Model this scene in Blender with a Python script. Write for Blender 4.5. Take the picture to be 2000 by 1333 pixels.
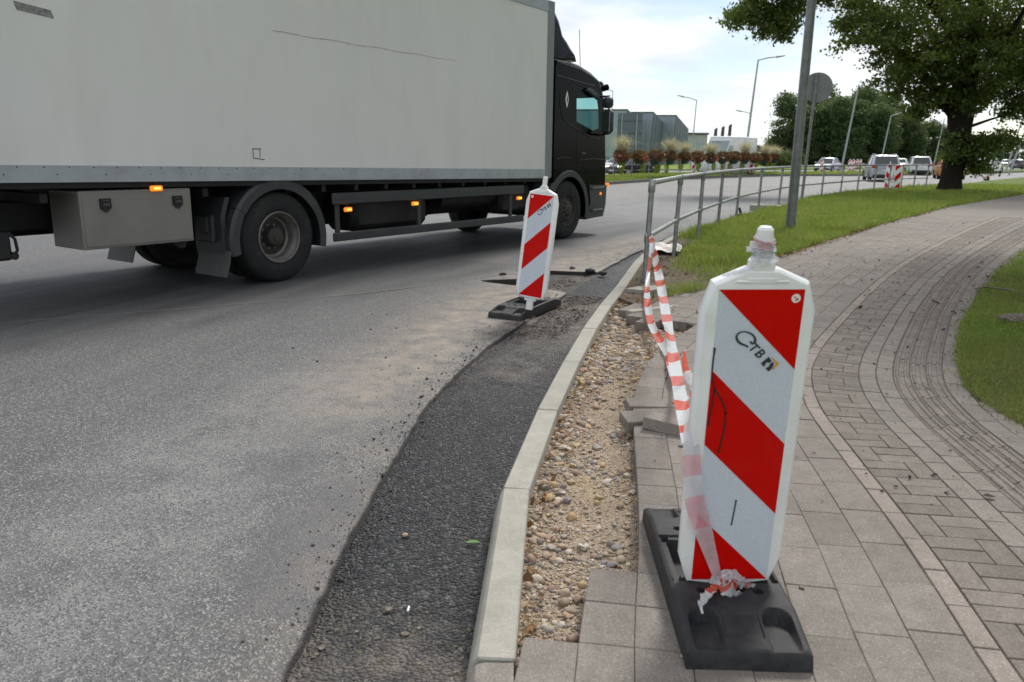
import bpy, bmesh, math, random
import numpy as np
from mathutils import Vector, Matrix, Euler

for o in list(bpy.data.objects):
    bpy.data.objects.remove(o, do_unlink=True)
SC = bpy.context.scene
COL = SC.collection
R = math.radians

# ------------------------------------------------------------------ camera
cd = bpy.data.cameras.new('camera')
cam = bpy.data.objects.new('camera', cd)
COL.objects.link(cam)
cd.sensor_width = 36.0
cd.lens = 27.99
cd.clip_start = 0.05
cd.clip_end = 3000
cam.matrix_world = Matrix.Translation((0, 0, 1.5)) @ Matrix.Rotation(R(90 - 13.24), 4, 'X') @ Matrix.Rotation(R(0.65), 4, 'Z')
cd.dof.use_dof = True
cd.dof.focus_distance = 4.6
cd.dof.aperture_fstop = 4.5
SC.camera = cam

# ------------------------------------------------------------------ sky: bright broken overcast
SUN_EL, SUN_AZ = 48.0, 28.0          # azimuth measured from +Y towards +X
w = bpy.data.worlds.new('World')
SC.world = w
w.use_nodes = True
nt = w.node_tree
nt.nodes.clear()
N = nt.nodes.new
L = nt.links.new
out = N('ShaderNodeOutputWorld')
bg = N('ShaderNodeBackground')
sky = N('ShaderNodeTexSky')
sky.sky_type = 'NISHITA'
sky.sun_disc = False
sky.sun_elevation = R(SUN_EL)
sky.sun_rotation = R(SUN_AZ)
sky.dust_density = 0.2
sky.ozone_density = 2.0
tc = N('ShaderNodeTexCoord')
sep = N('ShaderNodeSeparateXYZ')
L(tc.outputs['Generated'], sep.inputs[0])
zc = N('ShaderNodeMath'); zc.operation = 'MAXIMUM'; zc.inputs[1].default_value = 0.0
L(sep.outputs['Z'], zc.inputs[0])
za = N('ShaderNodeMath'); za.operation = 'ADD'; za.inputs[1].default_value = 0.14
L(zc.outputs[0], za.inputs[0])
dx = N('ShaderNodeMath'); dx.operation = 'DIVIDE'; L(sep.outputs['X'], dx.inputs[0]); L(za.outputs[0], dx.inputs[1])
dy = N('ShaderNodeMath'); dy.operation = 'DIVIDE'; L(sep.outputs['Y'], dy.inputs[0]); L(za.outputs[0], dy.inputs[1])
cmb = N('ShaderNodeCombineXYZ'); L(dx.outputs[0], cmb.inputs[0]); L(dy.outputs[0], cmb.inputs[1])
n1 = N('ShaderNodeTexNoise'); n1.inputs['Scale'].default_value = 0.75; n1.inputs['Detail'].default_value = 6; n1.inputs['Roughness'].default_value = 0.58
L(cmb.outputs[0], n1.inputs['Vector'])
cover = N('ShaderNodeMapRange'); cover.inputs['From Min'].default_value = 0.40; cover.inputs['From Max'].default_value = 0.54
cover.inputs['To Min'].default_value = 0.25; cover.inputs['To Max'].default_value = 1.0
L(n1.outputs['Fac'], cover.inputs['Value'])
n2 = N('ShaderNodeTexNoise'); n2.inputs['Scale'].default_value = 1.6; n2.inputs['Detail'].default_value = 5
L(cmb.outputs[0], n2.inputs['Vector'])
cl = N('ShaderNodeMapRange'); cl.inputs['From Min'].default_value = 0.3; cl.inputs['From Max'].default_value = 0.7
cl.inputs['To Min'].default_value = 0.74; cl.inputs['To Max'].default_value = 1.02
L(n2.outputs['Fac'], cl.inputs['Value'])
ccol = N('ShaderNodeMix'); ccol.data_type = 'RGBA'; ccol.blend_type = 'MULTIPLY'; ccol.inputs['Factor'].default_value = 1.0
ccol.inputs['A'].default_value = (0.93, 0.955, 0.985, 1)
L(cl.outputs[0], ccol.inputs['B'])
skm = N('ShaderNodeMix'); skm.data_type = 'RGBA'; skm.blend_type = 'MULTIPLY'; skm.inputs['Factor'].default_value = 1.0
L(sky.outputs[0], skm.inputs['A']); skm.inputs['B'].default_value = (0.10, 0.10, 0.10, 1)
mx = N('ShaderNodeMix'); mx.data_type = 'RGBA'
L(cover.outputs[0], mx.inputs['Factor']); L(skm.outputs['Result'], mx.inputs['A']); L(ccol.outputs['Result'], mx.inputs['B'])
L(mx.outputs['Result'], bg.inputs['Color'])
bg.inputs['Strength'].default_value = 0.80
L(bg.outputs[0], out.inputs[0])

# ------------------------------------------------------------------ sun behind thin cloud
sd = bpy.data.lights.new('sun', 'SUN')
sd.energy = 2.2
sd.angle = R(14)
sd.color = (1.0, 0.96, 0.9)
sun = bpy.data.objects.new('sun', sd)
COL.objects.link(sun)
sdir = Vector((math.sin(R(SUN_AZ)) * math.cos(R(SUN_EL)), math.cos(R(SUN_AZ)) * math.cos(R(SUN_EL)), math.sin(R(SUN_EL))))
sun.rotation_euler = (-sdir).to_track_quat('-Z', 'Y').to_euler()
sun.location = sdir * 60

SC.view_settings.view_transform = 'Standard'
SC.view_settings.look = 'None'
SC.view_settings.exposure = 0.62
SC.view_settings.gamma = 1.0
SC.view_settings.use_curve_mapping = False

# ------------------------------------------------------------------ helpers
rng = np.random.default_rng(7)
random.seed(7)

def tag(o, label=None, cat=None, group=None, kind=None):
    if label: o['label'] = label
    if cat: o['category'] = cat
    if group: o['group'] = group
    if kind: o['kind'] = kind
    return o

def empty(name, loc=(0, 0, 0), rz=0.0, rot=None):
    o = bpy.data.objects.new(name, None)
    o.empty_display_size = 0.1
    COL.objects.link(o)
    o.location = loc
    o.rotation_euler = rot if rot is not None else (0, 0, rz)
    return o

def link_mesh(name, me, mats=None, parent=None, loc=None):
    if mats is not None:
        for m in (mats if isinstance(mats, (list, tuple)) else [mats]):
            me.materials.append(m)
    o = bpy.data.objects.new(name, me)
    COL.objects.link(o)
    if parent is not None: o.parent = parent
    if loc is not None: o.location = loc
    return o

def fast_mesh(name, V, F, k):
    """V (n,3) array, F (m,k) array of equal sized faces"""
    me = bpy.data.meshes.new(name)
    V = np.ascontiguousarray(V, dtype=np.float32); F = np.ascontiguousarray(F, dtype=np.int32)
    me.vertices.add(len(V)); me.vertices.foreach_set('co', V.ravel())
    me.loops.add(F.size); me.loops.foreach_set('vertex_index', F.ravel())
    me.polygons.add(len(F)); me.polygons.foreach_set('loop_start', np.arange(len(F), dtype=np.int32) * k)
    me.polygons.foreach_set('loop_total', np.full(len(F), k, dtype=np.int32))
    me.update(calc_edges=True)
    return me

def copy_tree(o, parent=None):
    c = o.copy(); COL.objects.link(c); c.parent = parent
    for ch in list(o.children): copy_tree(ch, c)
    return c

class MB:
    def __init__(s): s.v = []; s.f = []; s.m = []
    def add(s, vs, fs, mi=0):
        b = len(s.v); s.v += [tuple(p) for p in vs]
        s.f += [tuple(i + b for i in f) for f in fs]; s.m += [mi] * len(fs); return s
    def box(s, c, d, mi=0, b=0.0, rot=None):
        hx, hy, hz = d[0] / 2, d[1] / 2, d[2] / 2
        b = min(b, hx * .9, hy * .9, hz * .9)
        if b <= 0:
            vs = [(x, y, z) for x in (-hx, hx) for y in (-hy, hy) for z in (-hz, hz)]
            fs = [(0, 1, 3, 2), (4, 6, 7, 5), (0, 4, 5, 1), (2, 3, 7, 6), (0, 2, 6, 4), (1, 5, 7, 3)]
        else:
            vs = []; ix = {}
            for sx in (-1, 1):
                for sy in (-1, 1):
                    for sz in (-1, 1):
                        for a in range(3):
                            p = [sx * hx, sy * hy, sz * hz]
                            for k in range(3):
                                if k != a: p[k] -= (sx, sy, sz)[k] * b
                            ix[(sx, sy, sz, a)] = len(vs); vs.append(tuple(p))
            fs = []
            for a in range(3):
                u, v = (a + 1) % 3, (a + 2) % 3
                for sg in (-1, 1):
                    q = []
                    for (su, sv) in ((-1, -1), (1, -1), (1, 1), (-1, 1)):
                        k = [0, 0, 0]; k[a] = sg; k[u] = su; k[v] = sv; q.append(ix[(k[0], k[1], k[2], a)])
                    fs.append(tuple(q) if sg > 0 else tuple(q[::-1]))
            for a in range(3):
                u, v = (a + 1) % 3, (a + 2) % 3
                for su in (-1, 1):
                    for sv in (-1, 1):
                        k0 = [0, 0, 0]; k0[a] = -1; k0[u] = su; k0[v] = sv
                        k1 = list(k0); k1[a] = 1
                        fs.append((ix[(*k0, u)], ix[(*k1, u)], ix[(*k1, v)], ix[(*k0, v)]))
            for sx in (-1, 1):
                for sy in (-1, 1):
                    for sz in (-1, 1):
                        fs.append(tuple(ix[(sx, sy, sz, a)] for a in range(3)))
        if rot is not None: vs = [tuple(rot @ Vector(p)) for p in vs]
        return s.add([(p[0] + c[0], p[1] + c[1], p[2] + c[2]) for p in vs], fs, mi)
    def tube(s, pts, r, n=8, mi=0, cap=True):
        pts = [Vector(p) for p in pts]; k = len(pts)
        rr = r if isinstance(r, (list, tuple)) else [r] * k
        vs = []; up = None
        for i, p in enumerate(pts):
            t = (pts[min(i + 1, k - 1)] - pts[max(i - 1, 0)]).normalized()
            if up is None:
                up = Vector((0, 0, 1)) if abs(t.z) < .9 else Vector((1, 0, 0))
            a = t.cross(up)
            if a.length < 1e-5: a = t.cross(Vector((0, 1, 0)))
            a.normalize(); b = a.cross(t).normalized(); up = b
            for j in range(n):
                q = 2 * math.pi * j / n
                vs.append(p + (a * math.cos(q) + b * math.sin(q)) * rr[i])
        fs = [(i * n + j, i * n + (j + 1) % n, (i + 1) * n + (j + 1) % n, (i + 1) * n + j) for i in range(k - 1) for j in range(n)]
        if cap: fs += [tuple(range(n))[::-1], tuple((k - 1) * n + j for j in range(n))]
        return s.add(vs, fs, mi)
    def lathe(s, prof, n=24, M=None, mi=0, cap=True):
        """prof [(r,h)] revolved round z, transformed by M"""
        vs = []
        for (r, h) in prof:
            for j in range(n):
                a = 2 * math.pi * j / n; p = Vector((r * math.cos(a), r * math.sin(a), h))
                vs.append(M @ p if M is not None else p)
        k = len(prof)
        fs = [(i * n + j, i * n + (j + 1) % n, (i + 1) * n + (j + 1) % n, (i + 1) * n + j) for i in range(k - 1) for j in range(n)]
        if cap and prof[0][0] > 1e-4: fs.append(tuple(range(n))[::-1])
        if cap and prof[-1][0] > 1e-4: fs.append(tuple((k - 1) * n + j for j in range(n)))
        return s.add(vs, fs, mi)
    def prism(s, poly, a0, a1, plane='xz', mi=0):
        """extrude a 2-D polygon; plane 'xz' -> along y, 'xy' -> along z, 'yz' -> along x"""
        def P(u, v, w):
            return (u, w, v) if plane == 'xz' else ((u, v, w) if plane == 'xy' else (w, u, v))
        n = len(poly)
        vs = [P(u, v, a0) for u, v in poly] + [P(u, v, a1) for u, v in poly]
        fs = [tuple(range(n)), tuple(range(2 * n - 1, n - 1, -1))] + [(i, n + i, n + (i + 1) % n, (i + 1) % n) for i in range(n)]
        return s.add(vs, fs, mi)
    def build(s, name, mats, parent=None, smooth=35, loc=None, recalc=True):
        me = bpy.data.meshes.new(name)
        me.from_pydata(s.v, [], s.f)
        me.polygons.foreach_set('material_index', s.m)
        if recalc:
            bm = bmesh.new(); bm.from_mesh(me); bmesh.ops.recalc_face_normals(bm, faces=bm.faces); bm.to_mesh(me); bm.free()
        me.update()
        if smooth:
            me.shade_smooth(); me.set_sharp_from_angle(angle=R(smooth))
        return link_mesh(name, me, mats, parent, loc)

def catmull(pts, step):
    """smooth curve through 2-D points, resampled evenly; returns points and arc length"""
    P = np.array(pts, float)
    P = np.vstack([2 * P[0] - P[1], P, 2 * P[-1] - P[-2]])
    out = []
    for i in range(1, len(P) - 2):
        p0, p1, p2, p3 = P[i - 1:i + 3]
        t0 = 0.0; d = lambda a, b: max(np.linalg.norm(b - a) ** .5, 1e-6)
        t1 = t0 + d(p0, p1); t2 = t1 + d(p1, p2); t3 = t2 + d(p2, p3)
        for t in np.linspace(t1, t2, 24, endpoint=False):
            A1 = (t1 - t) / (t1 - t0) * p0 + (t - t0) / (t1 - t0) * p1
            A2 = (t2 - t) / (t2 - t1) * p1 + (t - t1) / (t2 - t1) * p2
            A3 = (t3 - t) / (t3 - t2) * p2 + (t - t2) / (t3 - t2) * p3
            B1 = (t2 - t) / (t2 - t0) * A1 + (t - t0) / (t2 - t0) * A2
            B2 = (t3 - t) / (t3 - t1) * A2 + (t - t1) / (t3 - t1) * A3
            out.append((t2 - t) / (t2 - t1) * B1 + (t - t1) / (t2 - t1) * B2)
    out.append(P[-2]); out = np.array(out)
    s = np.concatenate([[0], np.cumsum(np.linalg.norm(np.diff(out, axis=0), axis=1))])
    n = max(2, int(s[-1] / step) + 1); q = np.linspace(0, s[-1], n)
    return np.stack([np.interp(q, s, out[:, 0]), np.interp(q, s, out[:, 1])], 1), q

class Curve2:
    def __init__(c, pts, step=.05, smooth=6):
        c.p, c.s = catmull(pts, step)
        t = np.gradient(c.p, axis=0); t /= np.linalg.norm(t, axis=1)[:, None]
        for _ in range(smooth):
            t[1:-1] = (t[:-2] + t[1:-1] * 2 + t[2:]) / 4
        t /= np.linalg.norm(t, axis=1)[:, None]
        c.n = np.stack([t[:, 1], -t[:, 0]], 1)          # to the right of travel
    def at(c, s, o=0.0):
        s = np.asarray(s, float); o = np.asarray(o, float)
        x = np.interp(s, c.s, c.p[:, 0]) + np.interp(s, c.s, c.n[:, 0]) * o
        y = np.interp(s, c.s, c.p[:, 1]) + np.interp(s, c.s, c.n[:, 1]) * o
        return np.stack([x, y], -1)
    def s_at_y(c, y): return float(np.interp(y, c.p[:, 1], c.s))

def inside(poly, X, Y):
    P = np.array(poly, float); X = np.asarray(X, float); Y = np.asarray(Y, float); r = np.zeros(X.shape, bool)
    j = len(P) - 1
    for i in range(len(P)):
        xi, yi = P[i]; xj, yj = P[j]
        c = ((yi > Y) != (yj > Y)) & (X < (xj - xi) * (Y - yi) / (yj - yi + 1e-12) + xi)
        r ^= c; j = i
    return r

def vnoise(X, Y, seed=0):
    """cheap smooth value noise in [-1,1]"""
    r = np.random.default_rng(seed).uniform(-1, 1, (64, 64))
    xi = np.floor(X).astype(int); yi = np.floor(Y).astype(int); fx = X - xi; fy = Y - yi
    fx = fx * fx * (3 - 2 * fx); fy = fy * fy * (3 - 2 * fy)
    g = lambda a, b: r[a % 64, b % 64]
    return (g(xi, yi) * (1 - fx) + g(xi + 1, yi) * fx) * (1 - fy) + (g(xi, yi + 1) * (1 - fx) + g(xi + 1, yi + 1) * fx) * fy

def fill_poly(name, poly, z, depth, mat, parent=None):
    """solid slab from a polygon outline"""
    bm = bmesh.new()
    vs = [bm.verts.new((x, y, z)) for x, y in poly]
    es = [bm.edges.new((vs[i], vs[(i + 1) % len(vs)])) for i in range(len(vs))]
    r = bmesh.ops.triangle_fill(bm, edges=es, use_beauty=True, use_dissolve=False)
    lo = [bm.verts.new((x, y, z - depth)) for x, y in poly]
    for i in range(len(vs)):
        j = (i + 1) % len(vs); bm.faces.new((vs[i], vs[j], lo[j], lo[i]))
    for f in bm.faces:
        f.normal_update()
        if abs(f.normal.z) > .5 and f.normal.z < 0: f.normal_flip()
    me = bpy.data.meshes.new(name); bm.to_mesh(me); bm.free()
    return link_mesh(name, me, mat, parent)

# ------------------------------------------------------------------ materials
class G:
    """small node-graph builder"""
    def __init__(g, name):
        g.m = bpy.data.materials.new(name); g.m.use_nodes = True; g.t = g.m.node_tree
        g.b = g.t.nodes['Principled BSDF']
    def n(g, kind, **kw):
        x = g.t.nodes.new('ShaderNode' + kind)
        for k, v in kw.items():
            if k in x.inputs: x.inputs[k].default_value = v
            else: setattr(x, k, v)
        return x
    def l(g, a, b): g.t.links.new(a, b)
    def pos(g):
        if not hasattr(g, '_p'): g._p = g.n('NewGeometry').outputs['Position']
        return g._p
    def obj(g):
        if not hasattr(g, '_o'): g._o = g.n('TexCoord').outputs['Object']
        return g._o
    def noise(g, scale, detail=4, rough=.55, vec=None, sx=None):
        x = g.n('TexNoise', Scale=scale, Detail=detail, Roughness=rough)
        v = vec if vec is not None else g.pos()
        if sx:
            mp = g.n('Mapping'); mp.inputs['Scale'].default_value = sx; g.l(v, mp.inputs[0]); v = mp.outputs[0]
        g.l(v, x.inputs['Vector']); return x.outputs['Fac']
    def voro(g, scale, vec=None, out='Color', feature='F1'):
        x = g.n('TexVoronoi', Scale=scale); x.feature = feature
        g.l(vec if vec is not None else g.pos(), x.inputs['Vector']); return x.outputs[out]
    def ramp(g, v, a, b, lo=0., hi=1.):
        x = g.n('MapRange'); x.inputs['From Min'].default_value = a; x.inputs['From Max'].default_value = b
        x.inputs['To Min'].default_value = lo; x.inputs['To Max'].default_value = hi
        g.l(v, x.inputs['Value']); return x.outputs[0]
    def mix(g, f, a, b, mode='MIX'):
        x = g.n('Mix'); x.data_type = 'RGBA'; x.blend_type = mode
        if isinstance(f, (int, float)): x.inputs['Factor'].default_value = f
        else: g.l(f, x.inputs['Factor'])
        for v, s in ((a, 'A'), (b, 'B')):
            if isinstance(v, (tuple, list)): x.inputs[s].default_value = (*v[:3], 1)
            else: g.l(v, x.inputs[s])
        return x.outputs['Result']
    def math(g, op, a, b=None):
        x = g.n('Math'); x.operation = op
        for v, i in ((a, 0), (b, 1)):
            if v is None: continue
            if isinstance(v, (int, float)): x.inputs[i].default_value = v
            else: g.l(v, x.inputs[i])
        return x.outputs[0]
    def attr(g, name):
        x = g.n('Attribute'); x.attribute_name = name; return x.outputs['Fac']
    def rand(g):
        """0..1, differs per object and per loose piece of a joined mesh"""
        a = g.n('ObjectInfo').outputs['Random']; b = g.n('NewGeometry').outputs['Random Per Island']
        s = g.math('ADD', a, b); return g.math('FRACT', s)
    def bump(g, h, strength, dist):
        x = g.n('Bump', Strength=strength, Distance=dist); g.l(h, x.inputs['Height']); g.l(x.outputs[0], g.b.inputs['Normal'])
    def out(g, col=None, rough=.7, metal=0., spec=.5):
        if isinstance(col, (tuple, list)): g.b.inputs['Base Color'].default_value = (*col[:3], 1)
        elif col is not None: g.l(col, g.b.inputs['Base Color'])
        if isinstance(rough, (int, float)): g.b.inputs['Roughness'].default_value = rough
        else: g.l(rough, g.b.inputs['Roughness'])
        g.b.inputs['Metallic'].default_value = metal
        g.b.inputs['Specular IOR Level'].default_value = spec
        return g.m

def paint(name, c, rough=.45, var=.18, scale=9., metal=0., spec=.5, coat=0., dirt=None, bump=0.):
    """painted / moulded / metal surface: base colour with soft uneven tone and dirt"""
    g = G(name)
    f = g.noise(scale, 5, vec=g.obj())
    col = g.mix(g.ramp(f, .3, .7), tuple(x * (1 - var) for x in c), tuple(min(1, x * (1 + var)) for x in c))
    if dirt:
        col = g.mix(g.ramp(g.noise(scale * .45, 6, .65, g.obj()), .48, .72, 0, .6), col, dirt)
    if bump: g.bump(g.noise(scale * 12, 3, vec=g.obj()), bump, .004)
    g.b.inputs['Coat Weight'].default_value = coat
    return g.out(col, g.ramp(f, .2, .8, rough * .85, min(1, rough * 1.2)), metal, spec)

def leaf(name, c1, c2, rough=.5, trans=.25, patch=None):
    g = G(name)
    col = g.mix(g.rand(), c1, c2)
    if patch: col = g.mix(g.ramp(g.noise(patch[0], 4, .6), .38, .66, 0, .75), col, patch[1])
    g.out(col, rough, 0, .35)
    t = g.n('BsdfTranslucent'); g.l(g.mix(.5, col, (.25, .34, .04), 'MIX'), t.inputs['Color'])
    m = g.n('MixShader'); m.inputs[0].default_value = trans
    o = [x for x in g.t.nodes if x.type == 'OUTPUT_MATERIAL'][0]
    g.l(g.b.outputs[0], m.inputs[1]); g.l(t.outputs[0], m.inputs[2]); g.l(m.outputs[0], o.inputs['Surface'])
    return g.m

def m_asphalt():
    g = G('worn_asphalt')
    p = g.pos()
    big = g.noise(.45, 5, .6)
    uvn = g.n('UVMap'); uvn.uv_map = 'sd'
    streak = g.noise(1.0, 5, .6, uvn.outputs[0], (.10, 1.6, 1))
    fine = g.voro(150)
    fsep = g.n('SeparateColor'); g.l(fine, fsep.inputs[0])
    spk = fsep.outputs[0]
    med = g.voro(75); ms = g.n('SeparateColor'); g.l(med, ms.inputs[0])
    base = g.mix(g.ramp(big, .32, .68), (.076, .077, .082), (.126, .123, .119))
    base = g.mix(g.ramp(streak, .40, .62, 0, .6), base, (.075, .077, .083))
    base = g.mix(g.ramp(g.noise(1.0, 3, .5, uvn.outputs[0], (.06, 4.5, 1)), .58, .66, 0, .4), base, (.07, .071, .076))
    # bright exposed stone chips among dark binder
    base = g.mix(g.ramp(spk, .68, .84, 0, .72), base, (.37, .36, .34))
    base = g.mix(g.ramp(fsep.outputs[1], .60, .78, 0, .55), base, (.055, .056, .06))
    base = g.mix(g.ramp(ms.outputs[1], .70, .8, 0, .45), base, (.06, .062, .067))
    # pale worn lane close to the cut, where the chips are polished
    base = g.mix(g.math('MULTIPLY', g.attr('pale'), g.math('MULTIPLY', g.ramp(g.noise(2.2, 5, .7), .3, .62), g.ramp(fsep.outputs[2], .30, .42, 0, .85))), base, (.275, .27, .26))
    # sealed, darker bitumen patch
    base = g.mix(g.math('MULTIPLY', g.attr('seal'), .6), base, (.10, .10, .108))
    base = g.mix(g.math('MULTIPLY', g.attr('dust'), g.ramp(g.noise(5, 6, .65), .30, .66, .0, .95)), base, (.33, .28, .225))
    base = g.mix(g.math('MULTIPLY', g.attr('rubber'), g.ramp(streak, .30, .62, .35, 1)), base, (.030, .031, .034))  # tyre rubber, plus the truck's shade painted into the asphalt
    base = g.mix(g.ramp(g.attr('cut'), .2, .9), base, (.022, .021, .021))
    h = g.math('ADD', g.math('MULTIPLY', g.voro(150, out='Distance'), 1.0), g.math('MULTIPLY', g.noise(60, 3), .5))
    g.bump(h, .7, .007)
    return g.out(base, g.ramp(big, .3, .7, .62, .8), 0, .45)

def m_fresh():
    g = G('fresh_asphalt')
    v = g.voro(72, out='Color'); vs = g.n('SeparateColor'); g.l(v, vs.inputs[0])
    col = g.mix(vs.outputs[0], (.011, .0115, .013), (.062, .063, .068))
    col = g.mix(g.ramp(vs.outputs[2], .86, 1, 0, .7), col, (.20, .19, .18))
    dirt = g.math('MULTIPLY', g.attr('dirt'), g.ramp(g.noise(4.5, 7, .68), .36, .62))
    col = g.mix(dirt, col, (.225, .195, .165))
    col = g.mix(g.math('MULTIPLY', dirt, g.ramp(g.voro(120, out='Distance'), .0, .5, .6, 0)), col, (.07, .065, .06))
    h = g.math('ADD', g.math('MULTIPLY', g.voro(72, out='Distance'), -1.2), g.math('MULTIPLY', g.noise(30, 4), .5))
    g.bump(h, 1.0, .022)
    return g.out(col, g.ramp(vs.outputs[1], 0, 1, .38, .62), 0, .5)

def m_concrete(name, c1, c2, rnd=.18, grit=.5):
    g = G(name)
    r = g.rand()
    f = g.noise(14, 6, .6)
    col = g.mix(g.ramp(f, .3, .7), c1, c2)
    v = g.voro(260); s = g.n('SeparateColor'); g.l(v, s.inputs[0])
    col = g.mix(g.ramp(s.outputs[0], .75, 1, 0, grit), col, tuple(min(1, x * 1.75) for x in c2))
    col = g.mix(g.ramp(s.outputs[1], .78, 1, 0, grit), col, tuple(x * .5 for x in c1))
    col = g.mix(1.0, col, g.mix(r, (1 - rnd,) * 3, (1 + rnd * .6,) * 3), 'MULTIPLY')
    col = g.mix(g.ramp(g.noise(1.1, 5, .65), .5, .75, 0, .4), col, tuple(x * .62 for x in c1))
    g.bump(g.math('ADD', g.noise(160, 3), g.math('MULTIPLY', s.outputs[2], .5)), .35, .003)
    return g.out(col, .86, 0, .3)

def m_soil(name, c1, c2, c3, scale=6):
    g = G(name)
    col = g.mix(g.ramp(g.noise(scale, 7, .65), .32, .68), c1, c2)
    v = g.voro(95); s = g.n('SeparateColor'); g.l(v, s.inputs[0])
    col = g.mix(g.ramp(s.outputs[0], .6, 1, 0, .8), col, c3)
    g.bump(g.math('ADD', g.voro(95, out='Distance'), g.noise(40, 4)), .8, .012)
    return g.out(col, .95, 0, .2)

def m_pebble():
    g = G('gravel_stone')
    r = g.rand()
    cr = g.n('ValToRGB'); e = cr.color_ramp; e.interpolation = 'CONSTANT'
    cols = [(.44, .36, .26), (.33, .26, .19), (.52, .46, .37), (.23, .195, .17), (.42, .29, .20), (.33, .23, .18), (.37, .34, .30), (.49, .36, .19), (.55, .50, .43), (.27, .25, .24), (.40, .30, .22)]
    e.elements[0].color = (*cols[0], 1); e.elements[0].position = 0
    e.elements[1].color = (*cols[-1], 1); e.elements[1].position = 1 - 1 / len(cols)
    for i, c in enumerate(cols[1:-1]):
        x = e.elements.new((i + 1) / len(cols)); x.color = (*c, 1)
    g.l(r, cr.inputs[0])
    f = g.noise(55, 4)
    col = g.mix(g.ramp(f, .3, .75, 0, .5), cr.outputs[0], g.mix(1, cr.outputs[0], (.55, .52, .5), 'MULTIPLY'))
    col = g.mix(g.ramp(g.noise(8, 4), .45, .7, 0, .45), col, (.34, .28, .21))
    g.bump(f, .3, .004)
    return g.out(col, .82, 0, .35)

M = {}
M['asphalt'] = m_asphalt()
M['fresh'] = m_fresh()
M['kerb'] = m_concrete('kerb_concrete', (.30, .285, .245), (.375, .36, .31), .10, .25)
M['slab'] = m_concrete('grey_paving', (.182, .161, .140), (.243, .217, .190), .11)
M['pink'] = m_concrete('pinkish_paving', (.225, .192, .165), (.295, .253, .22), .10)
M['brick'] = m_concrete('grey_brick_paving', (.155, .134, .114), (.222, .194, .167), .16)
M['ribbed'] = m_concrete('ribbed_paving', (.175, .152, .132), (.24, .21, .185), .14)
M['sand'] = m_soil('joint_sand', (.10, .088, .074), (.155, .136, .115), (.19, .165, .135), 9)
M['soil'] = m_soil('bare_soil', (.085, .067, .05), (.16, .13, .10), (.26, .225, .18))
M['grit'] = m_soil('sandy_grit', (.30, .235, .175), (.40, .335, .255), (.50, .44, .36), 7)
M['turf'] = m_soil('turf_ground', (.085, .135, .025), (.15, .20, .04), (.13, .12, .05), 2.5)
M['field'] = m_soil('mown_field', (.13, .20, .03), (.20, .28, .05), (.16, .19, .05), .4)
M['pebble'] = m_pebble()
M['grass'] = leaf('grass_blades', (.085, .16, .02), (.31, .41, .075), .5, .45, (1.1, (.33, .34, .09)))
M['drygrass'] = leaf('dry_grass_blades', (.12, .145, .03), (.20, .17, .065), .6, .3)
M['leaf'] = leaf('maple_leaves', (.028, .052, .014), (.13, .175, .042), .42, .45)
M['leaf2'] = leaf('far_leaves', (.04, .07, .032), (.095, .14, .055), .6, .25)
M['leaf3'] = leaf('far_pale_leaves', (.05, .085, .03), (.10, .14, .05), .6, .2)
M['dead'] = leaf('fallen_leaves', (.16, .075, .03), (.30, .16, .06), .7, .15)
M['bark'] = m_soil('bark', (.011, .009, .007), (.028, .023, .018), (.036, .031, .025), 11)
M['galv'] = paint('galvanised_steel', (.30, .315, .31), .42, .22, 14, .75, .5, dirt=(.16, .155, .14))
M['galv_d'] = paint('weathered_steel_pole', (.20, .21, .205), .5, .2, 10, .6, .5, dirt=(.11, .115, .10))
M['lamp'] = paint('lamp_post_grey', (.33, .36, .37), .5, .12, 2, .3)
M['rubber'] = paint('recycled_rubber', (.022, .022, .024), .62, .45, 26, 0, .4, dirt=(.055, .052, .05), bump=.5)
M['tyre'] = paint('tyre_rubber', (.018, .018, .019), .75, .3, 12, 0, .3, dirt=(.045, .043, .04), bump=.2)
M['plastic'] = paint('white_plastic', (.86, .865, .86), .28, .05, 5, 0, .5, dirt=(.50, .49, .46))
def film(name, c, sp):
    g = G(name); v = g.voro(420, vec=g.obj()); q = g.n('SeparateColor'); g.l(v, q.inputs[0])
    col = g.mix(g.ramp(q.outputs[0], 0, 1), tuple(x * .90 for x in c), tuple(min(1, x * 1.08) for x in c))
    col = g.mix(g.ramp(g.noise(6, 6, .7, g.obj()), .52, .75, 0, .35), col, tuple(x * .72 + .03 for x in c))
    col = g.mix(g.ramp(g.noise(70, 4, .7, g.obj(), (1, 1, .25)), .68, .76, 0, .5), col, tuple(x * .55 + .10 for x in c))
    g.bump(q.outputs[1], .06, .001); return g.out(col, g.ramp(g.noise(9, 5, vec=g.obj()), .3, .7, .28, .45), 0, sp)
M['film_w'] = film('white_film', (.60, .65, .72), .3)
M['film_r'] = film('red_film', (.60, .003, .001), .12)
M['ink'] = paint('dark_print', (.035, .04, .04), .5, .1)
M['orange'] = paint('orange_print', (.75, .34, .03), .5, .08)
M['stencil'] = paint('black_drip', (.012, .012, .013), .35, .1)

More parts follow.
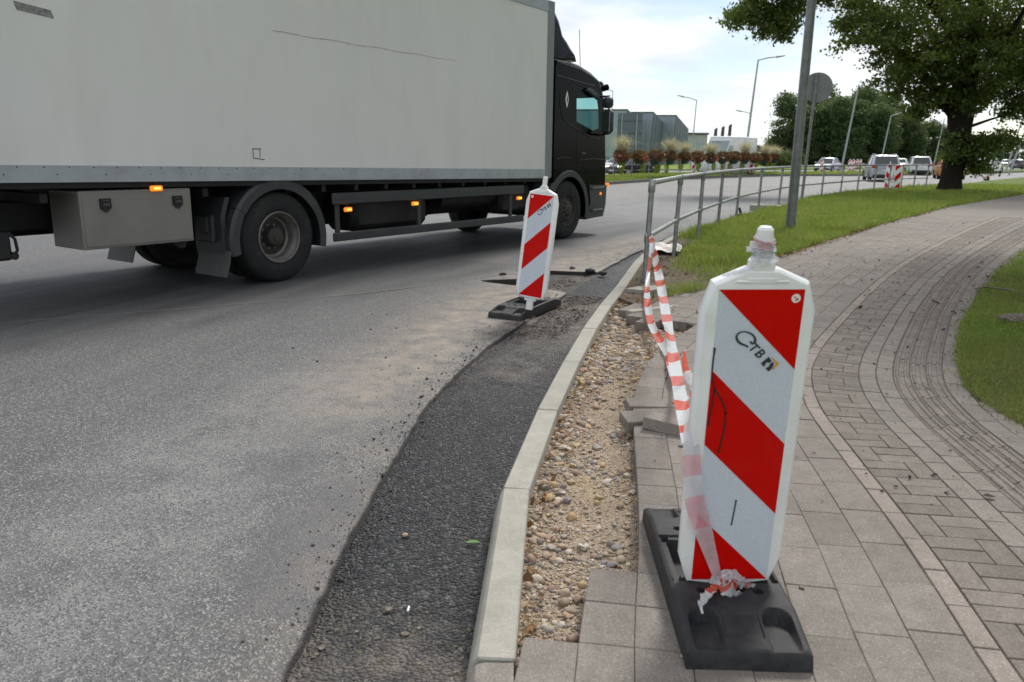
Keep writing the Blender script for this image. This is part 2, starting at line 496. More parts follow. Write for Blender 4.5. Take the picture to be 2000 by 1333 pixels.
# ================================================================== ground, road, trench
EP = [(-.62, -3), (-.62, 0), (-.63, 2.1), (-.60, 3.1), (-.50, 4.56), (-.20, 6.1), (.09, 7.0), (.57, 8.6), (1.05, 10.1), (2.06, 12.85), (3.2, 15.6),
      (4.30, 17.25), (5.9, 20.2), (7.83, 23.6), (10.3, 28.3), (13.1, 32.5), (17.6, 38.2), (24.2, 45), (31.1, 54), (42, 67), (70, 98), (150, 180)]
EC = Curve2(EP, .05, 10)
KP = [(-.10, 1.97), (-.075, 2.51), (-.03, 3.22), (.235, 4.72), (.67, 6.80), (1.10, 8.48), (1.87, 11.50), (3.06, 14.71), (4.34, 17.12), (5.95, 20.1), (7.88, 23.5), (10.35, 28.2), (13.2, 32.4), (17.7, 38.1), (24.3, 44.9), (31.2, 53.9)]
KC = Curve2(KP, .05, 4)

base = fast_mesh('ground', np.array([(-900, -300, -.35), (1500, -300, -.35), (1500, 2200, -.35), (-900, 2200, -.35)]), np.array([(0, 1, 2, 3)]), 4)
tag(link_mesh('ground', base, M['field']), 'flat green ground reaching out to the horizon', 'ground', kind='structure')

TA = np.array([-2.711, 9.245]); TU = np.array([.5735, .8192]); TN = np.array([-.8192, .5735])   # truck: rear wheel foot, heading, far side

def add_attr(me, name, val):
    a = me.attributes.new(name, 'FLOAT', 'POINT'); a.data.foreach_set('value', np.ascontiguousarray(val, dtype=np.float32).ravel())

def sweep(name, curve, S, D, Zf, mat, attrs=None, skirt=None):
    """grid swept along a curve; D(s) -> offsets to the left (positive), Zf(X,Y,s,d)"""
    SS = np.repeat(S[:, None], D.shape[1], 1)
    P = curve.at(SS, -D); X, Y = P[..., 0], P[..., 1]
    Z = Zf(X, Y, SS, D)
    V = np.stack([X, Y, Z], -1).reshape(-1, 3); ns, nd = D.shape
    i = np.arange(ns - 1)[:, None]; j = np.arange(nd - 1)[None]
    a = (i * nd + j); F = np.stack([a, a + nd, a + nd + 1, a + 1], -1).reshape(-1, 4)
    me = fast_mesh(name, V, F, 4)
    uv = me.uv_layers.new(name='sd')
    li = np.empty(len(me.loops), np.int32); me.loops.foreach_get('vertex_index', li)
    U = np.stack([SS.ravel(), D.ravel()], -1)[li]
    uv.data.foreach_set('uv', np.ascontiguousarray(U, dtype=np.float32).ravel())
    for k, fn in (attrs or {}).items(): add_attr(me, k, fn(X, Y, SS, D))
    me.shade_smooth()
    return link_mesh(name, me, mat)

gs = lambda x, c, w: np.exp(-((x - c) / w) ** 2)
sm = lambda x, a, b: np.clip((x - a) / (b - a), 0, 1) ** 2 * (3 - 2 * np.clip((x - a) / (b - a), 0, 1))
S = np.concatenate([np.arange(0, 20, .035), np.arange(20, 60, .5), np.arange(60, EC.s[-1], 5)])
sy = np.interp(S, EC.s, EC.p[:, 1])
pit = 1.25 * sm(sy, 8.75, 9.25) * (1 - sm(sy, 10.15, 10.4)) * (.75 + .25 * np.sin(sy * 5))
jit = (vnoise(S * 24, S * 0, 3) * .006 + vnoise(S * 9, S * 0, 3) * .005 + vnoise(S * 1.7, S * 0 + 5, 4) * .012) * (sy < 17)
D0 = pit + jit + .02
cols = np.concatenate([[-.004, 0, .02, .05, .1, .16, .23, .31, .4, .5, .62, .75, .9, 1.05, 1.2, 1.4, 1.6, 1.85, 2.1, 2.4, 2.7, 3.05, 3.4], np.arange(3.8, 14, .45), np.geomspace(14.5, 150, 18)])
cc = np.maximum(cols, 0)
D = cols[None] + D0[:, None] * np.exp(-cc[None] / 1.5)
def road_z(X, Y, s, d):
    z = np.zeros_like(X) + vnoise(X * 1.3, Y * 1.3, 8) * .004
    z[:, 0] = -.10
    z[:, 1] -= .006 + .006 * vnoise(S * 14, S * 0, 9)
    z[:, 2] -= .002
    return z
def a_dust(X, Y, s, d):
    v = gs(d, .45, .5) * sm(Y, 3.6, 5.2) * (1 - sm(Y, 14, 17)) * .95 + gs(d, .2, .9) * sm(Y, 6.2, 7.6) * (1 - sm(Y, 11, 15)) * .6
    v += gs(d, 0, .28) * .35 * (Y < 4)
    v += gs(Y, 46, 30) * sm(Y, 22, 34) * .25
    return np.clip(v, 0, 1)
def a_pale(X, Y, s, d):
    return np.clip(gs(d, .95, .6) * (1 - sm(Y, 4.2, 7)) * .95 + sm(Y, 15, 20) * .65, 0, 1)
def a_seal(X, Y, s, d):
    e = d + vnoise(X * 3, Y * 3, 14) * .07
    return np.clip((1 - sm(e, .30, .36)) * (sm(Y, 2.3, 2.4) * (1 - sm(Y, 3.5, 3.6))) + (1 - sm(np.abs(e - .52), .1, .14)) * sm(Y, 3.4, 3.5) * (1 - sm(Y, 4.2, 4.35)) * .7, 0, 1)
def a_rubber_shade(X, Y, s, d):
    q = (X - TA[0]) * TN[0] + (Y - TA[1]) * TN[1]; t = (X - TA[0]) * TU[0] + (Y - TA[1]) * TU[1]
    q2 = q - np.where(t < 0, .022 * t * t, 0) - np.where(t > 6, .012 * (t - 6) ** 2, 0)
    v = gs(q2, .1, .38) * .75 + gs(q2, 2.2, .4) * .7 + gs(q2, .9, 1.9) * .8 + gs(q2, -1.3, .16) * .3 + gs(q2, -.5, .7) * .4 * (t < 3)  # narrow terms are tyre tracks, broad ones paint the truck's shade
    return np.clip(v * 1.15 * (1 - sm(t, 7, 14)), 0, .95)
road = sweep('road', EC, S, D, road_z, M['asphalt'], dict(cut=lambda X, Y, s, d: (np.arange(d.shape[1])[None] < 2) * np.ones_like(d) * (sy < 17)[:, None], dust=a_dust, pale=a_pale, seal=a_seal, rubber=a_rubber_shade))  # the rubber attribute also carries the truck's painted shade
tag(road, 'wide worn grey asphalt road sweeping round the corner', 'road', kind='structure')

# faint pale scrape left across the lane
sc_ = Curve2([(-6.4, 5.6), (-4.6, 6.75), (-2.9, 7.75), (-1.4, 8.75), (-.1, 10.1)], .1, 3); ws_ = .007 + .004 * vnoise(sc_.s * 3, sc_.s * 0, 90)
A_ = sc_.p + sc_.n * ws_[:, None]; B_ = sc_.p - sc_.n * ws_[:, None]; nn0 = len(A_)
me = fast_mesh('lane_scrape', np.vstack([np.column_stack([A_, np.full(nn0, .007)]), np.column_stack([B_, np.full(nn0, .007)])]), np.array([(k, k + 1, nn0 + k + 1, nn0 + k) for k in range(nn0 - 1)]), 4)
tag(link_mesh('lane_scrape', me, M['slab']), 'faint pale scrape line across the asphalt lane', 'road mark', kind='structure')

S2 = np.arange(0, EC.s_at_y(17.3), .05)
D2 = np.repeat(np.linspace(1.6, -.95, 62)[None], len(S2), 0)
def tr_z(X, Y, s, d):
    z = -.036 + vnoise(X * 3, Y * 3, 21) * .006 + vnoise(X * 22, Y * 22, 22) * .0035
    z += .024 * sm(Y, 6.6, 7.2) * (1 - sm(Y, 8.1, 8.6)) * (.7 + .3 * vnoise(X * 6, Y * 6, 25))
    z -= .045 * gs(Y, 9.7, .8) * sm(d, .05, .2)
    z += .02 * (1 - sm(Y, 1.6, 2.6)) * 1
    return z
def a_dirt(X, Y, s, d):
    v = (1 - sm(Y, 1.9, 2.75)) * .9 + gs(Y, 5.75, .55) * gs(d, -.3, .28) * .9 + sm(Y, 6.0, 6.8) * (1 - sm(Y, 8.2, 8.7)) * 1.0
    v += (d > .05) * gs(Y, 9.7, .9) * 1.0 + .04
    k = np.interp(Y, KC.p[:, 1], KC.p[:, 0])
    v += gs(X, k, .035) * .5
    return np.clip(v, 0, 1)
tag(sweep('trench_floor', EC, S2, D2, tr_z, M['fresh'], dict(dirt=a_dirt)), 'freshly laid black asphalt strip in the cut beside the kerb', 'asphalt strip', kind='structure')

# kerb stones
kerb = tag(empty('kerb', (0, 0, 0)), 'new pale concrete kerb curving along the road edge', 'kerb', kind='structure')
s0, i = 0.0, 0
while s0 < KC.s_at_y(44):
    ln = 1.18 if i == 0 else 1.09
    a = KC.at(s0 + .004); b = KC.at(s0 + ln - .004)
    u = (b - a) / np.linalg.norm(b - a); n = np.array([u[1], -u[0]])
    sec = [(-.010, -.14), (-.003, .06), (.003, .108), (.012, .121), (.114, .121), (.119, .116), (.119, -.14)]
    if i == 0: sec = [(-.030, -.14), (-.024, .02), (-.006, .088), (.002, .108), (.014, .121), (.114, .121), (.119, .116), (.119, -.14)]
    mb = MB(); vs = []
    L0 = np.linalg.norm(b - a)
    for t in (0, .006, L0 - .006, L0):
        e = .005 if t in (0, L0) else 0
        for (o, z) in sec:
            p = a + u * t + n * (o + (e if o < .05 else -e)); vs.append((p[0] - a[0], p[1] - a[1], z - e * (z > .1)))
    k = len(sec)
    fs = [(r * k + j, r * k + (j + 1) % k, (r + 1) * k + (j + 1) % k, (r + 1) * k + j) for r in range(3) for j in range(k)] + [tuple(range(k)), tuple(range(3 * k, 4 * k))[::-1]]
    mb.add(vs, fs).build('kerb_stone', M['kerb'], kerb, 30, (a[0], a[1], random.uniform(-.002, .002)))
    s0 += ln; i += 1

# ------------------------------------------------------------------ footway
PK = Curve2([(1.13, .7), (1.24, 1.3), (1.33, 1.94), (1.43, 2.51), (1.50, 3.0), (1.57, 3.57), (1.68, 4.33), (1.87, 5.0), (2.15, 5.62), (2.90, 6.95), (3.66, 8.23), (4.41, 9.45), (5.81, 11.56), (7.77, 14.31), (10.35, 17.79), (15.19, 24.0), (24, 34.5), (40, 51.5), (66, 77)], .04, 10)
S00 = PK.s_at_y(1.94)
kf = lambda s: np.interp(s - S00, [-9, 6, 10, 20, 40], [1, 1, 1.12, 1.55, 1.8])
PB = [(.03, .3), (.03, 1.955), (.165, 1.955), (.165, 2.06), (.235, 2.08), (.25, 2.40), (.46, 2.43), (.59, 3.17), (.66, 3.95), (.70, 4.39), (.78, 4.62), (1.08, 5.62), (1.52, 6.40), (1.36, 6.92), (1.14, 6.62), (1.02, 7.05), (1.20, 7.45), (1.46, 7.73), (2.22, 8.56), (3.03, 10.25), (4.32, 12.05), (7.25, 16.27), (12.67, 23.58), (20.77, 32.96), (30, 42.5), (45, 57), (68, 81)]
sq = np.arange(0, PK.s[-1], .25)
rb = np.interp(sq - S00, [-3, 2.2, 3.2, 5.5, 8, 13.6, 25, 60], [1.9, 1.09, .97, .94, 1.07, 1.3, 1.75, 2.2])
RB = PK.at(sq, rb)
PAVE = PB + [tuple(p) for p in RB[::-1]]
bedpoly = [(x + .05, y) for x, y in PB[1:16]]
bedpoly = [(.05, .3), (.05, 1.93)] + [(x + .035, y - .01) for x, y in PB[2:16]] + PB[16:] + [tuple(p + np.array([.06, 0])) for p in RB[::-1]]
pave = tag(fill_poly('pavement', bedpoly, .1155, .2, M['sand']), 'paved footway of concrete slabs and bricks bending away to the right', 'pavement', kind='structure')

def piece(s0, s1, o0, o1, top, ribs=0, gap=.0018, dep=.075):
    """one paver between arc positions s0..s1 and offsets o0..o1 (scaled offsets); returns local verts, faces, centre"""
    k0, k1 = kf(s0), kf(s1); g2 = gap / 2; bv = .0025
    sg = np.sign
    def ring(ins, z, us=None):
        pts = []
        for (s, o) in ((s0 + g2 + ins, o0 * k0 + g2 + ins), (s0 + g2 + ins, o1 * k0 - g2 - ins), (s1 - g2 - ins, o1 * k1 - g2 - ins), (s1 - g2 - ins, o0 * k1 + g2 + ins)):
            p = PK.at(s, o); pts.append((p[0], p[1], z))
        return pts
    c = PK.at((s0 + s1) / 2, (o0 + o1) / 2 * kf((s0 + s1) / 2))
    v = ring(0, top - dep) + ring(0, top - bv) + ring(bv, top)
    f = [(0, 1, 5, 4), (1, 2, 6, 5), (2, 3, 7, 6), (3, 0, 4, 7), (4, 5, 9, 8), (5, 6, 10, 9), (6, 7, 11, 10), (7, 4, 8, 11), (8, 9, 10, 11)]
    f = [q[::-1] for q in f]
    if ribs:
        for r in range(ribs):
            a = o0 + (o1 - o0) * (r + .20) / ribs; b = o0 + (o1 - o0) * (r + .72) / ribs
            q = len(v); d = .009
            for (o, z) in ((a, top - .002), (a + .007, top + d), (b - .007, top + d), (b, top - .002)):
                for (s, kk) in ((s0 + g2 + bv, k0), (s1 - g2 - bv, k1)):
                    p = PK.at(s, o * kk); v.append((p[0], p[1], z))
            f += [(q, q + 1, q + 3, q + 2), (q + 2, q + 3, q + 5, q + 4), (q + 4, q + 5, q + 7, q + 6), (q, q + 2, q + 4, q + 6)[::-1], (q + 1, q + 3, q + 5, q + 7)]
            f[-5:-2] = [t[::-1] for t in f[-5:-2]]
    return v, f, c

SEND = S00 + 21
kinds = {}
def put(kind, mat, *a, **k):
    v, f, c = piece(*a, **k); kinds.setdefault((kind, mat), []).append((v, f, c))
jz = lambda: .1215 + random.uniform(-.0016, .0016)
# slabs left of the pinkish band
for r in range(16):
    o1 = -.004 - r * .161; o0 = o1 - .161; ln = .285 if r < 5 else .20
    s = .0 + (.5 * ln if r % 2 else 0) + .1 * r
    while s < SEND:
        c = PK.at(s + ln / 2, (o0 + o1) / 2 * kf(s + ln / 2))
        if inside(PAVE, c[0], c[1]): put('paving_slab', 'slab', s, s + ln, o0, o1, jz())
        s += ln
s = 0.0
while s < SEND:
    put('band_brick', 'pink', s, s + .228, 0, .076, jz(), gap=.005); s += .228
s = 0.0; q = 0
while s < SEND:
    wd = (.362 - .078); a = .078; w3 = wd / 3; h = .19
    if q % 2:
        put('brick', 'brick', s, s + h, a, a + w3, jz(), gap=.0045); put('brick', 'brick', s, s + h / 2, a + w3, a + wd, jz(), gap=.0045); put('brick', 'brick', s + h / 2, s + h, a + w3, a + wd, jz(), gap=.0045)
    else:
        put('brick', 'brick', s, s + h / 2, a, a + 2 * w3, jz(), gap=.0045); put('brick', 'brick', s + h / 2, s + h, a, a + 2 * w3, jz(), gap=.0045); put('brick', 'brick', s, s + h, a + 2 * w3, a + wd, jz(), gap=.0045)
    s += h; q += 1
for r, (o0, o1) in enumerate(((.364, .466), (.468, .568))):
    s = .1 * r
    while s < SEND:
        put('border_brick', 'slab', s, s + .205, o0, o1, jz(), gap=.005); s += .205
for r in range(3):
    s = .07 * r; o0 = .572 + r * .098
    while s < SEND:
        put('ribbed_tile', 'ribbed', s, s + .2, o0, o0 + .096, jz() - .004, ribs=2, gap=.005); s += .2
for r in range(9):
    s = .06 * r; o0 = .868 + r * .112
    while s < SEND:
        c = PK.at(s + .1, (o0 + .03) * kf(s + .1))
        if inside(PAVE, c[0], c[1]): put('edging_brick', 'slab', s, s + .19, o0, o0 + .11, jz())
        s += .19

def emit(kind, mat, lst, parent, cap=300):
    lst = [x for x in lst if x[2][1] > 1.2]
    lst.sort(key=lambda x: float(np.hypot(x[2][0] - .6, x[2][1])) + (20 if not (-1 < x[2][0] / x[2][1] < .8) else 0))
    for v, f, c in lst[:cap]:
        me = bpy.data.meshes.new(kind); me.from_pydata([(x - c[0], y - c[1], z - .12) for x, y, z in v], [], f)
        o = link_mesh(kind, me, M[mat], parent, (c[0], c[1], .12))
        o.rotation_euler = (random.gauss(0, .004), random.gauss(0, .004), random.gauss(0, .004))
    rest = lst[cap:]
    if rest:
        mb = MB()
        for v, f, c in rest: mb.add(v, f)
        tag(mb.build('far_' + kind, M[mat], parent, 0, recalc=False), kind='stuff')
for (kind, mat), lst in kinds.items(): emit(kind, mat, lst, pave)
# smooth-looking continuation far down the path
far = [tuple(PK.at(s, -.3)) for s in ()]
fp = [p for p in PB if p[1] > 16.2]
sL = np.arange(SEND - .05, PK.s[-1], .5)
fpoly = [tuple(PK.at(SEND - .05, -2.75))] + [p for p in PB if p[1] > 18] + [tuple(p) for p in PK.at(sL, np.interp(sL, sq, rb))[::-1]]
fw = fill_poly('far_paving', fpoly, .119, .05, M['slab'], pave)

# loosened slabs lying askew at the edge of the dug-out strip
for (lb_, (x, y, z, rz, tx, ty, w_, l_)) in zip(('grey paving slab pushed out over the gravel, squarely beside its neighbours', 'grey paving slab turned askew and tipped up at the gravel edge', 'grey paving slab sunk slightly behind the two tipped slabs'), ((.745, 4.05, .150, .16, .06, -.03, .30, .16), (.845, 3.90, .172, -.50, -.10, .06, .29, .16), (.80, 4.34, .128, .04, .0, .03, .28, .16))):
    mb = MB(); mb.box((0, 0, -.03), (w_, l_, .062), b=.004)
    o = mb.build('loose_paving_slab', M['slab'], None, 25, (x, y, z)); o.rotation_euler = (tx, ty, rz)
    tag(o, lb_, 'paving slab', 'loosened slabs at the gravel edge')

# concrete edging pieces by the first railing post
mb = MB(); mb.prism([(-.21, .02), (.0, -.13), (.24, -.02), (.22, .10), (-.04, .10)], -.1, .05, 'xy')
o = mb.build('edging_stone', M['kerb'], None, 20, (1.38, 8.2, .105)); o.rotation_euler = (.05, -.03, .2)
tag(o, 'broken pale concrete wedge at the foot of the end railing post', 'edging stone')
mb = MB(); mb.box((0, 0, 0), (.62, .085, .16), b=.006)
o = mb.build('edging_stone', M['kerb'], None, 25, (1.30, 7.22, .05)); o.rotation_euler = (0, .02, .62)
tag(o, 'narrow concrete edging stone closing the far end of the gravel strip', 'edging stone')
# low kerb row at the start of the dug-out strip
mb = MB(); mb.prism([(-.03, -.1), (-.028, .03), (-.012, .085), (.01, .112), (.03, .118), (.115, .118), (.115, -.1)], 0, .62, 'xz')
mb.build('kerb_stone', M['slab'], kerb, 30, (-.10, 1.335, 0))

# ------------------------------------------------------------------ dug-out gravel strip
nx, ny = 72, 250
kq = np.linspace(0, KC.s_at_y(8.8), ny)
GO = np.repeat(np.linspace(.06, 1.0, nx)[None], ny, 0); KS = np.repeat(kq[:, None], nx, 1)
XY = KC.at(KS, GO); X, Y = XY[..., 0], XY[..., 1]
def grav_z(X, Y):
    kx = np.interp(Y, KC.p[:, 1], KC.p[:, 0]) + .12
    z = .030 + .012 * vnoise(X * 4, Y * 4, 31) + .006 * vnoise(X * 14, Y * 14, 32) + .003 * vnoise(X * 40, Y * 40, 33)
    z = z + .016 * gs(X, kx, .09)
    z = z + .03 * sm(Y, 6.9, 7.6)
    return z
V = np.stack([X, Y, grav_z(X, Y)], -1).reshape(-1, 3)
i = np.arange(ny - 1)[:, None]; j = np.arange(nx - 1)[None]; a = i * nx + j
me = fast_mesh('gravel_bed', V, np.stack([a, a + 1, a + nx + 1, a + nx], -1).reshape(-1, 4), 4); me.shade_smooth()
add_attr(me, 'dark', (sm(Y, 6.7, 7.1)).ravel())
g = G('gravel_sand')
col = g.mix(g.ramp(g.noise(5, 7, .65), .32, .68), (.35, .255, .17), (.48, .375, .265))
col = g.mix(g.ramp(g.noise(1.7, 3), .5, .62, 0, .8), col, (.46, .335, .19))
v = g.voro(130); vs_ = g.n('SeparateColor'); g.l(v, vs_.inputs[0])
col = g.mix(g.ramp(vs_.outputs[0], .5, 1, 0, .8), col, (.50, .45, .38)); col = g.mix(g.ramp(vs_.outputs[1], .7, 1, 0, .8), col, (.17, .135, .11))
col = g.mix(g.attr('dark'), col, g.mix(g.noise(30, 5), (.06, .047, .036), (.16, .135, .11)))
g.bump(g.math('ADD', g.voro(130, out='Distance'), g.noise(60, 4)), .9, .012)
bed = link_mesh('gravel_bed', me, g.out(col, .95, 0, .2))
tag(bed, 'dug-out strip of sandy gravel between the new kerb and the slabs', 'gravel', kind='structure')

def ico(sub, seed, squash=.7, rough=.18):
    bm = bmesh.new(); bmesh.ops.create_icosphere(bm, subdivisions=sub, radius=1)
    r = np.random.default_rng(seed)
    ax = r.uniform(.75, 1.25, 3) * np.array([1, 1, squash]); dirs = r.normal(size=(7, 3)); dirs /= np.linalg.norm(dirs, axis=1)[:, None]; cut = r.uniform(.62, .95, 7)
    V = []
    for vtx in bm.verts:
        p = np.array(vtx.co)
        for d, c in zip(dirs, cut):
            t = p @ d
            if t > c: p = p - d * (t - c)
        p = p * ax * (1 + r.normal() * rough * .25); V.append(p)
    F = np.array([[v.index for v in f.verts] for f in bm.faces]); bm.free()
    return np.array(V), F
ICO1 = [ico(2, 100 + k) for k in range(6)]        # 80 triangles
ICO0 = [ico(1, 200 + k) for k in range(6)]        # 20 triangles

GRAV = [(float(p[0]) + .0, float(p[1])) for p in KC.at(np.linspace(0, KC.s_at_y(8.7), 40), .12)] + [(1.5, 8.1), (1.20, 7.45)] + [(x + .03, y) for x, y in PB[15:1:-1]]
def sample(poly, n, dens=None):
    P = np.array(poly); lo, hi = P.min(0), P.max(0); out = np.zeros((0, 2))
    while len(out) < n:
        q = rng.uniform(lo, hi, (n * 3, 2)); k = inside(poly, q[:, 0], q[:, 1])
        if dens is not None: k &= rng.uniform(size=len(q)) < dens(q[:, 0], q[:, 1])
        out = np.vstack([out, q[k]])
    return out[:n]
def gden(x, y):
    kx = np.interp(y, KC.p[:, 1], KC.p[:, 0]) + .12
    edge = gs(x, kx, .12)
    return np.clip(.16 + .7 * edge + .45 * (vnoise(x * 3, y * 3, 41) > .0) + .6 * sm(y, 5.2, 5.8) - .55 * gs(y, 4.75, .35) * (1 - edge), .03, 1) * (1 - .65 * sm(y, 6.8, 7.3))
def rotmats(n):
    q = rng.normal(size=(n, 4)); q /= np.linalg.norm(q, axis=1)[:, None]; w, x, y, z = q.T
    return np.stack([np.stack([1 - 2 * (y * y + z * z), 2 * (x * y - z * w), 2 * (x * z + y * w)], -1), np.stack([2 * (x * y + z * w), 1 - 2 * (x * x + z * z), 2 * (y * z - x * w)], -1), np.stack([2 * (x * z - y * w), 2 * (y * z + x * w), 1 - 2 * (x * x + y * y)], -1)], 1)
def rotz(n):
    a = rng.uniform(0, 6.283, n); t = rng.normal(0, .25, n); c, s = np.cos(a), np.sin(a); ct, st = np.cos(t), np.sin(t); z = np.zeros(n); o = np.ones(n)
    A = np.stack([np.stack([c, -s, z], -1), np.stack([s, c, z], -1), np.stack([z, z, o], -1)], 1)
    B = np.stack([np.stack([o, z, z], -1), np.stack([z, ct, -st], -1), np.stack([z, st, ct], -1)], 1)
    return A @ B
def scatter(name, pts, rad, protos, mat, parent=None, zoff=.35):
    """joined stones: pts (n,3) rad (n)"""
    n = len(pts); Rm = rotz(n); which = rng.integers(0, len(protos), n); Vs = []; Fs = []; b = 0
    for k, (pv, pf) in enumerate(protos):
        ix = np.where(which == k)[0]
        if not len(ix): continue
        W = np.einsum('nij,vj->nvi', Rm[ix], pv) * rad[ix][:, None, None] + pts[ix][:, None, :]
        W[..., 2] += (rad[ix] * zoff)[:, None]
        Vs.append(W.reshape(-1, 3)); Fs.append((pf[None] + (np.arange(len(ix)) * len(pv))[:, None, None] + b).reshape(-1, 3)); b += len(ix) * len(pv)
    me = fast_mesh(name, np.vstack(Vs), np.vstack(Fs), 3)
    me.shade_smooth(); me.set_sharp_from_angle(angle=R(38))
    return link_mesh(name, me, mat, parent)

NP = 6500
q = sample(GRAV, NP, gden)
rad = np.clip(.0055 * (rng.pareto(2.7, NP) + 1), .0045, .022) * np.interp(q[:, 1], [2, 4, 7], [.92, 1.05, 1.2])
big = np.argsort(-rad * np.interp(q[:, 1], [2, 7], [1, .35]))[:280]
pm = [fast_mesh('gravel_stone', v, f, 3) for v, f in ICO1]
for me in pm: me.shade_smooth(); me.set_sharp_from_angle(angle=R(38)); me.materials.append(M['pebble'])
zz = grav_z(q[:, 0], q[:, 1])
for k in big:
    o = link_mesh('gravel_stone', pm[k % 6], None, bed, (q[k, 0], q[k, 1], zz[k] + rad[k] * .32))
    o.scale = (rad[k],) * 3; o.rotation_euler = (random.gauss(0, .25), random.gauss(0, .25), random.uniform(0, 6.28))
ms = np.ones(NP, bool); ms[big] = False
P3 = np.column_stack([q, zz])
b1 = ms & (rad > .009); b0 = ms & (rad <= .009)
tag(scatter('small_gravel', P3[b1], rad[b1], ICO1, M['pebble'], bed), kind='stuff')
q2 = sample(GRAV, 16000, lambda x, y: np.clip(gden(x, y) + .2, 0, 1)); r2 = rng.uniform(.002, .0058, 16000)
tag(scatter('fine_gravel', np.vstack([P3[b0], np.column_stack([q2, grav_z(q2[:, 0], q2[:, 1])])]), np.concatenate([rad[b0], r2]), ICO0, M['pebble'], bed), kind='stuff')

# stones that rolled onto slabs and road
for lb_, (x, y, z, r) in zip(('larger pale stone on the slab before the tipped slabs', 'flat pale stone touching the larger one before the tipped slabs', 'small stone on the slab near the gravel before the tipped slabs', 'small stone on the slabs behind the tipped ones', 'pale stone at the foot of the asphalt cut', 'white pebble beside the front of the near beacon base', 'pale pebble on a slab joint right of the near beacon base'), ((.92, 3.74, .122, .02), (.99, 3.70, .122, .018), (.83, 3.66, .122, .014), (.93, 4.34, .122, .015), (-.43, 3.0, -.034, .013), (.49, 1.985, .122, .007), (.96, 2.36, .122, .009))):
    o = link_mesh('loose_stone', pm[0], None, None, (x, y, z + r * .35)); o.scale = (r,) * 3; o.rotation_euler = (0, 0, x * 9)
    tag(o, lb_, 'stone', 'stray stones')

# crumbs of broken asphalt along the cut and in the pit
def sd_pts(n, ylo, yhi, dfun):
    s = rng.uniform(EC.s_at_y(ylo), EC.s_at_y(yhi), n); d = dfun(n); return EC.at(s, -d), d
M['crumb'] = paint('asphalt_crumb', (.035, .035, .036), .8, .4, 30)
pts = []
for (n, a_, b_, fn, z) in ((800, 2.2, 8.6, lambda n: .02 + rng.exponential(.07, n), 0.002), (500, 10.3, 17, lambda n: .04 + rng.exponential(.1, n), 0.002), (700, 2.0, 15, lambda n: rng.normal(-.03, .02, n), -.034),
                           (300, 4, 12, lambda n: rng.exponential(.6, n), .002)):
    p, d = sd_pts(n, a_, b_, fn); ok = ~((p[:, 1] > 8.6) & (p[:, 1] < 10.9) & (d > -.1) & (d < 1.4)); p = p[ok]
    pts.append(np.column_stack([p, np.full(len(p), z)]))
pts = np.vstack(pts)
tag(scatter('asphalt_crumbs', pts, np.clip(.0024 * (rng.pareto(2.8, len(pts)) + 1), .002, .011), ICO0, M['crumb']), 'dark crumbs of broken asphalt strewn along the cut edge', 'rubble', kind='stuff')
M['rub'] = m_soil('rubble_stone', (.10, .085, .07), (.22, .185, .15), (.30, .26, .21), 20)
p, d = sd_pts(1700, 8.75, 10.35, lambda n: rng.uniform(-.05, 1.1, n))
p2, _ = sd_pts(1100, 6.7, 8.7, lambda n: rng.uniform(-.42, -.05, n))
p3, _ = sd_pts(120, 1.7, 2.5, lambda n: rng.uniform(-.5, -.02, n))
pp = np.vstack([np.column_stack([p, np.full(len(p), -.075)]), np.column_stack([p2, np.full(len(p2), -.016)]), np.column_stack([p3, np.full(len(p3), -.034)])])
tag(scatter('rubble', pp, np.clip(.0045 * (rng.pareto(2.4, len(pp)) + 1), .003, .016), ICO0, M['rub']), 'brown rubble and grit filling the broken pit in the road', 'rubble', kind='stuff')
for k, (x, y, r, rz) in enumerate(((1.02, 10.40, .085, .3), (.80, 10.66, .06, 1.2), (.34, 10.62, .055, 2.), (-.12, 10.05, .06, .7), (1.16, 10.2, .07, 2.4))):
    o = link_mesh('asphalt_lump', fast_mesh('asphalt_lump', ICO0[k % 6][0], ICO0[k % 6][1], 3), M['crumb'], None, (x, y, -.01 + r * .3)); o.scale = (r, r * .8, r * .75); o.rotation_euler = (0, 0, rz)
    tag(o, 'jagged lump of broken asphalt on the rim of the pit', 'asphalt lump', 'broken asphalt lumps')

# ------------------------------------------------------------------ verges and grass
ks = np.arange(KC.s_at_y(7.9), KC.s[-1], .5)
kk_ = KC.at(ks, .119); pb_ = PB[16:]
VERGE = [tuple(p) for p in kk_ if p[1] < 15.2] + [(5.6, 14.0)] + [p for p in pb_[::-1] if p[1] < 12.5]
verge = tag(fill_poly('verge', VERGE, .108, .2, M['soil']), 'bare soil of the verge between kerb and footway', 'verge', kind='structure')
VERGE_B = [tuple(p) for p in kk_ if p[1] >= 14.7] + [(42, 66.8), (70, 97.5)] + [p for p in pb_[::-1] if p[1] > 12.5] + [(5.6, 14.0)]
tag(fill_poly('grass_verge', VERGE_B, .106, .2, M['turf']), 'turf of the verge between the road and the footway', 'verge', kind='structure')
rg = [tuple(p + np.array([.02, -.01])) for p in RB]
RIGHT = rg + [(140, 90), (120, 10), (30, -4), (3.2, -4)]
lawn = tag(fill_poly('lawn', RIGHT, .118, .2, M['turf']), 'patchy lawn on the inner side of the footway', 'lawn', kind='structure')

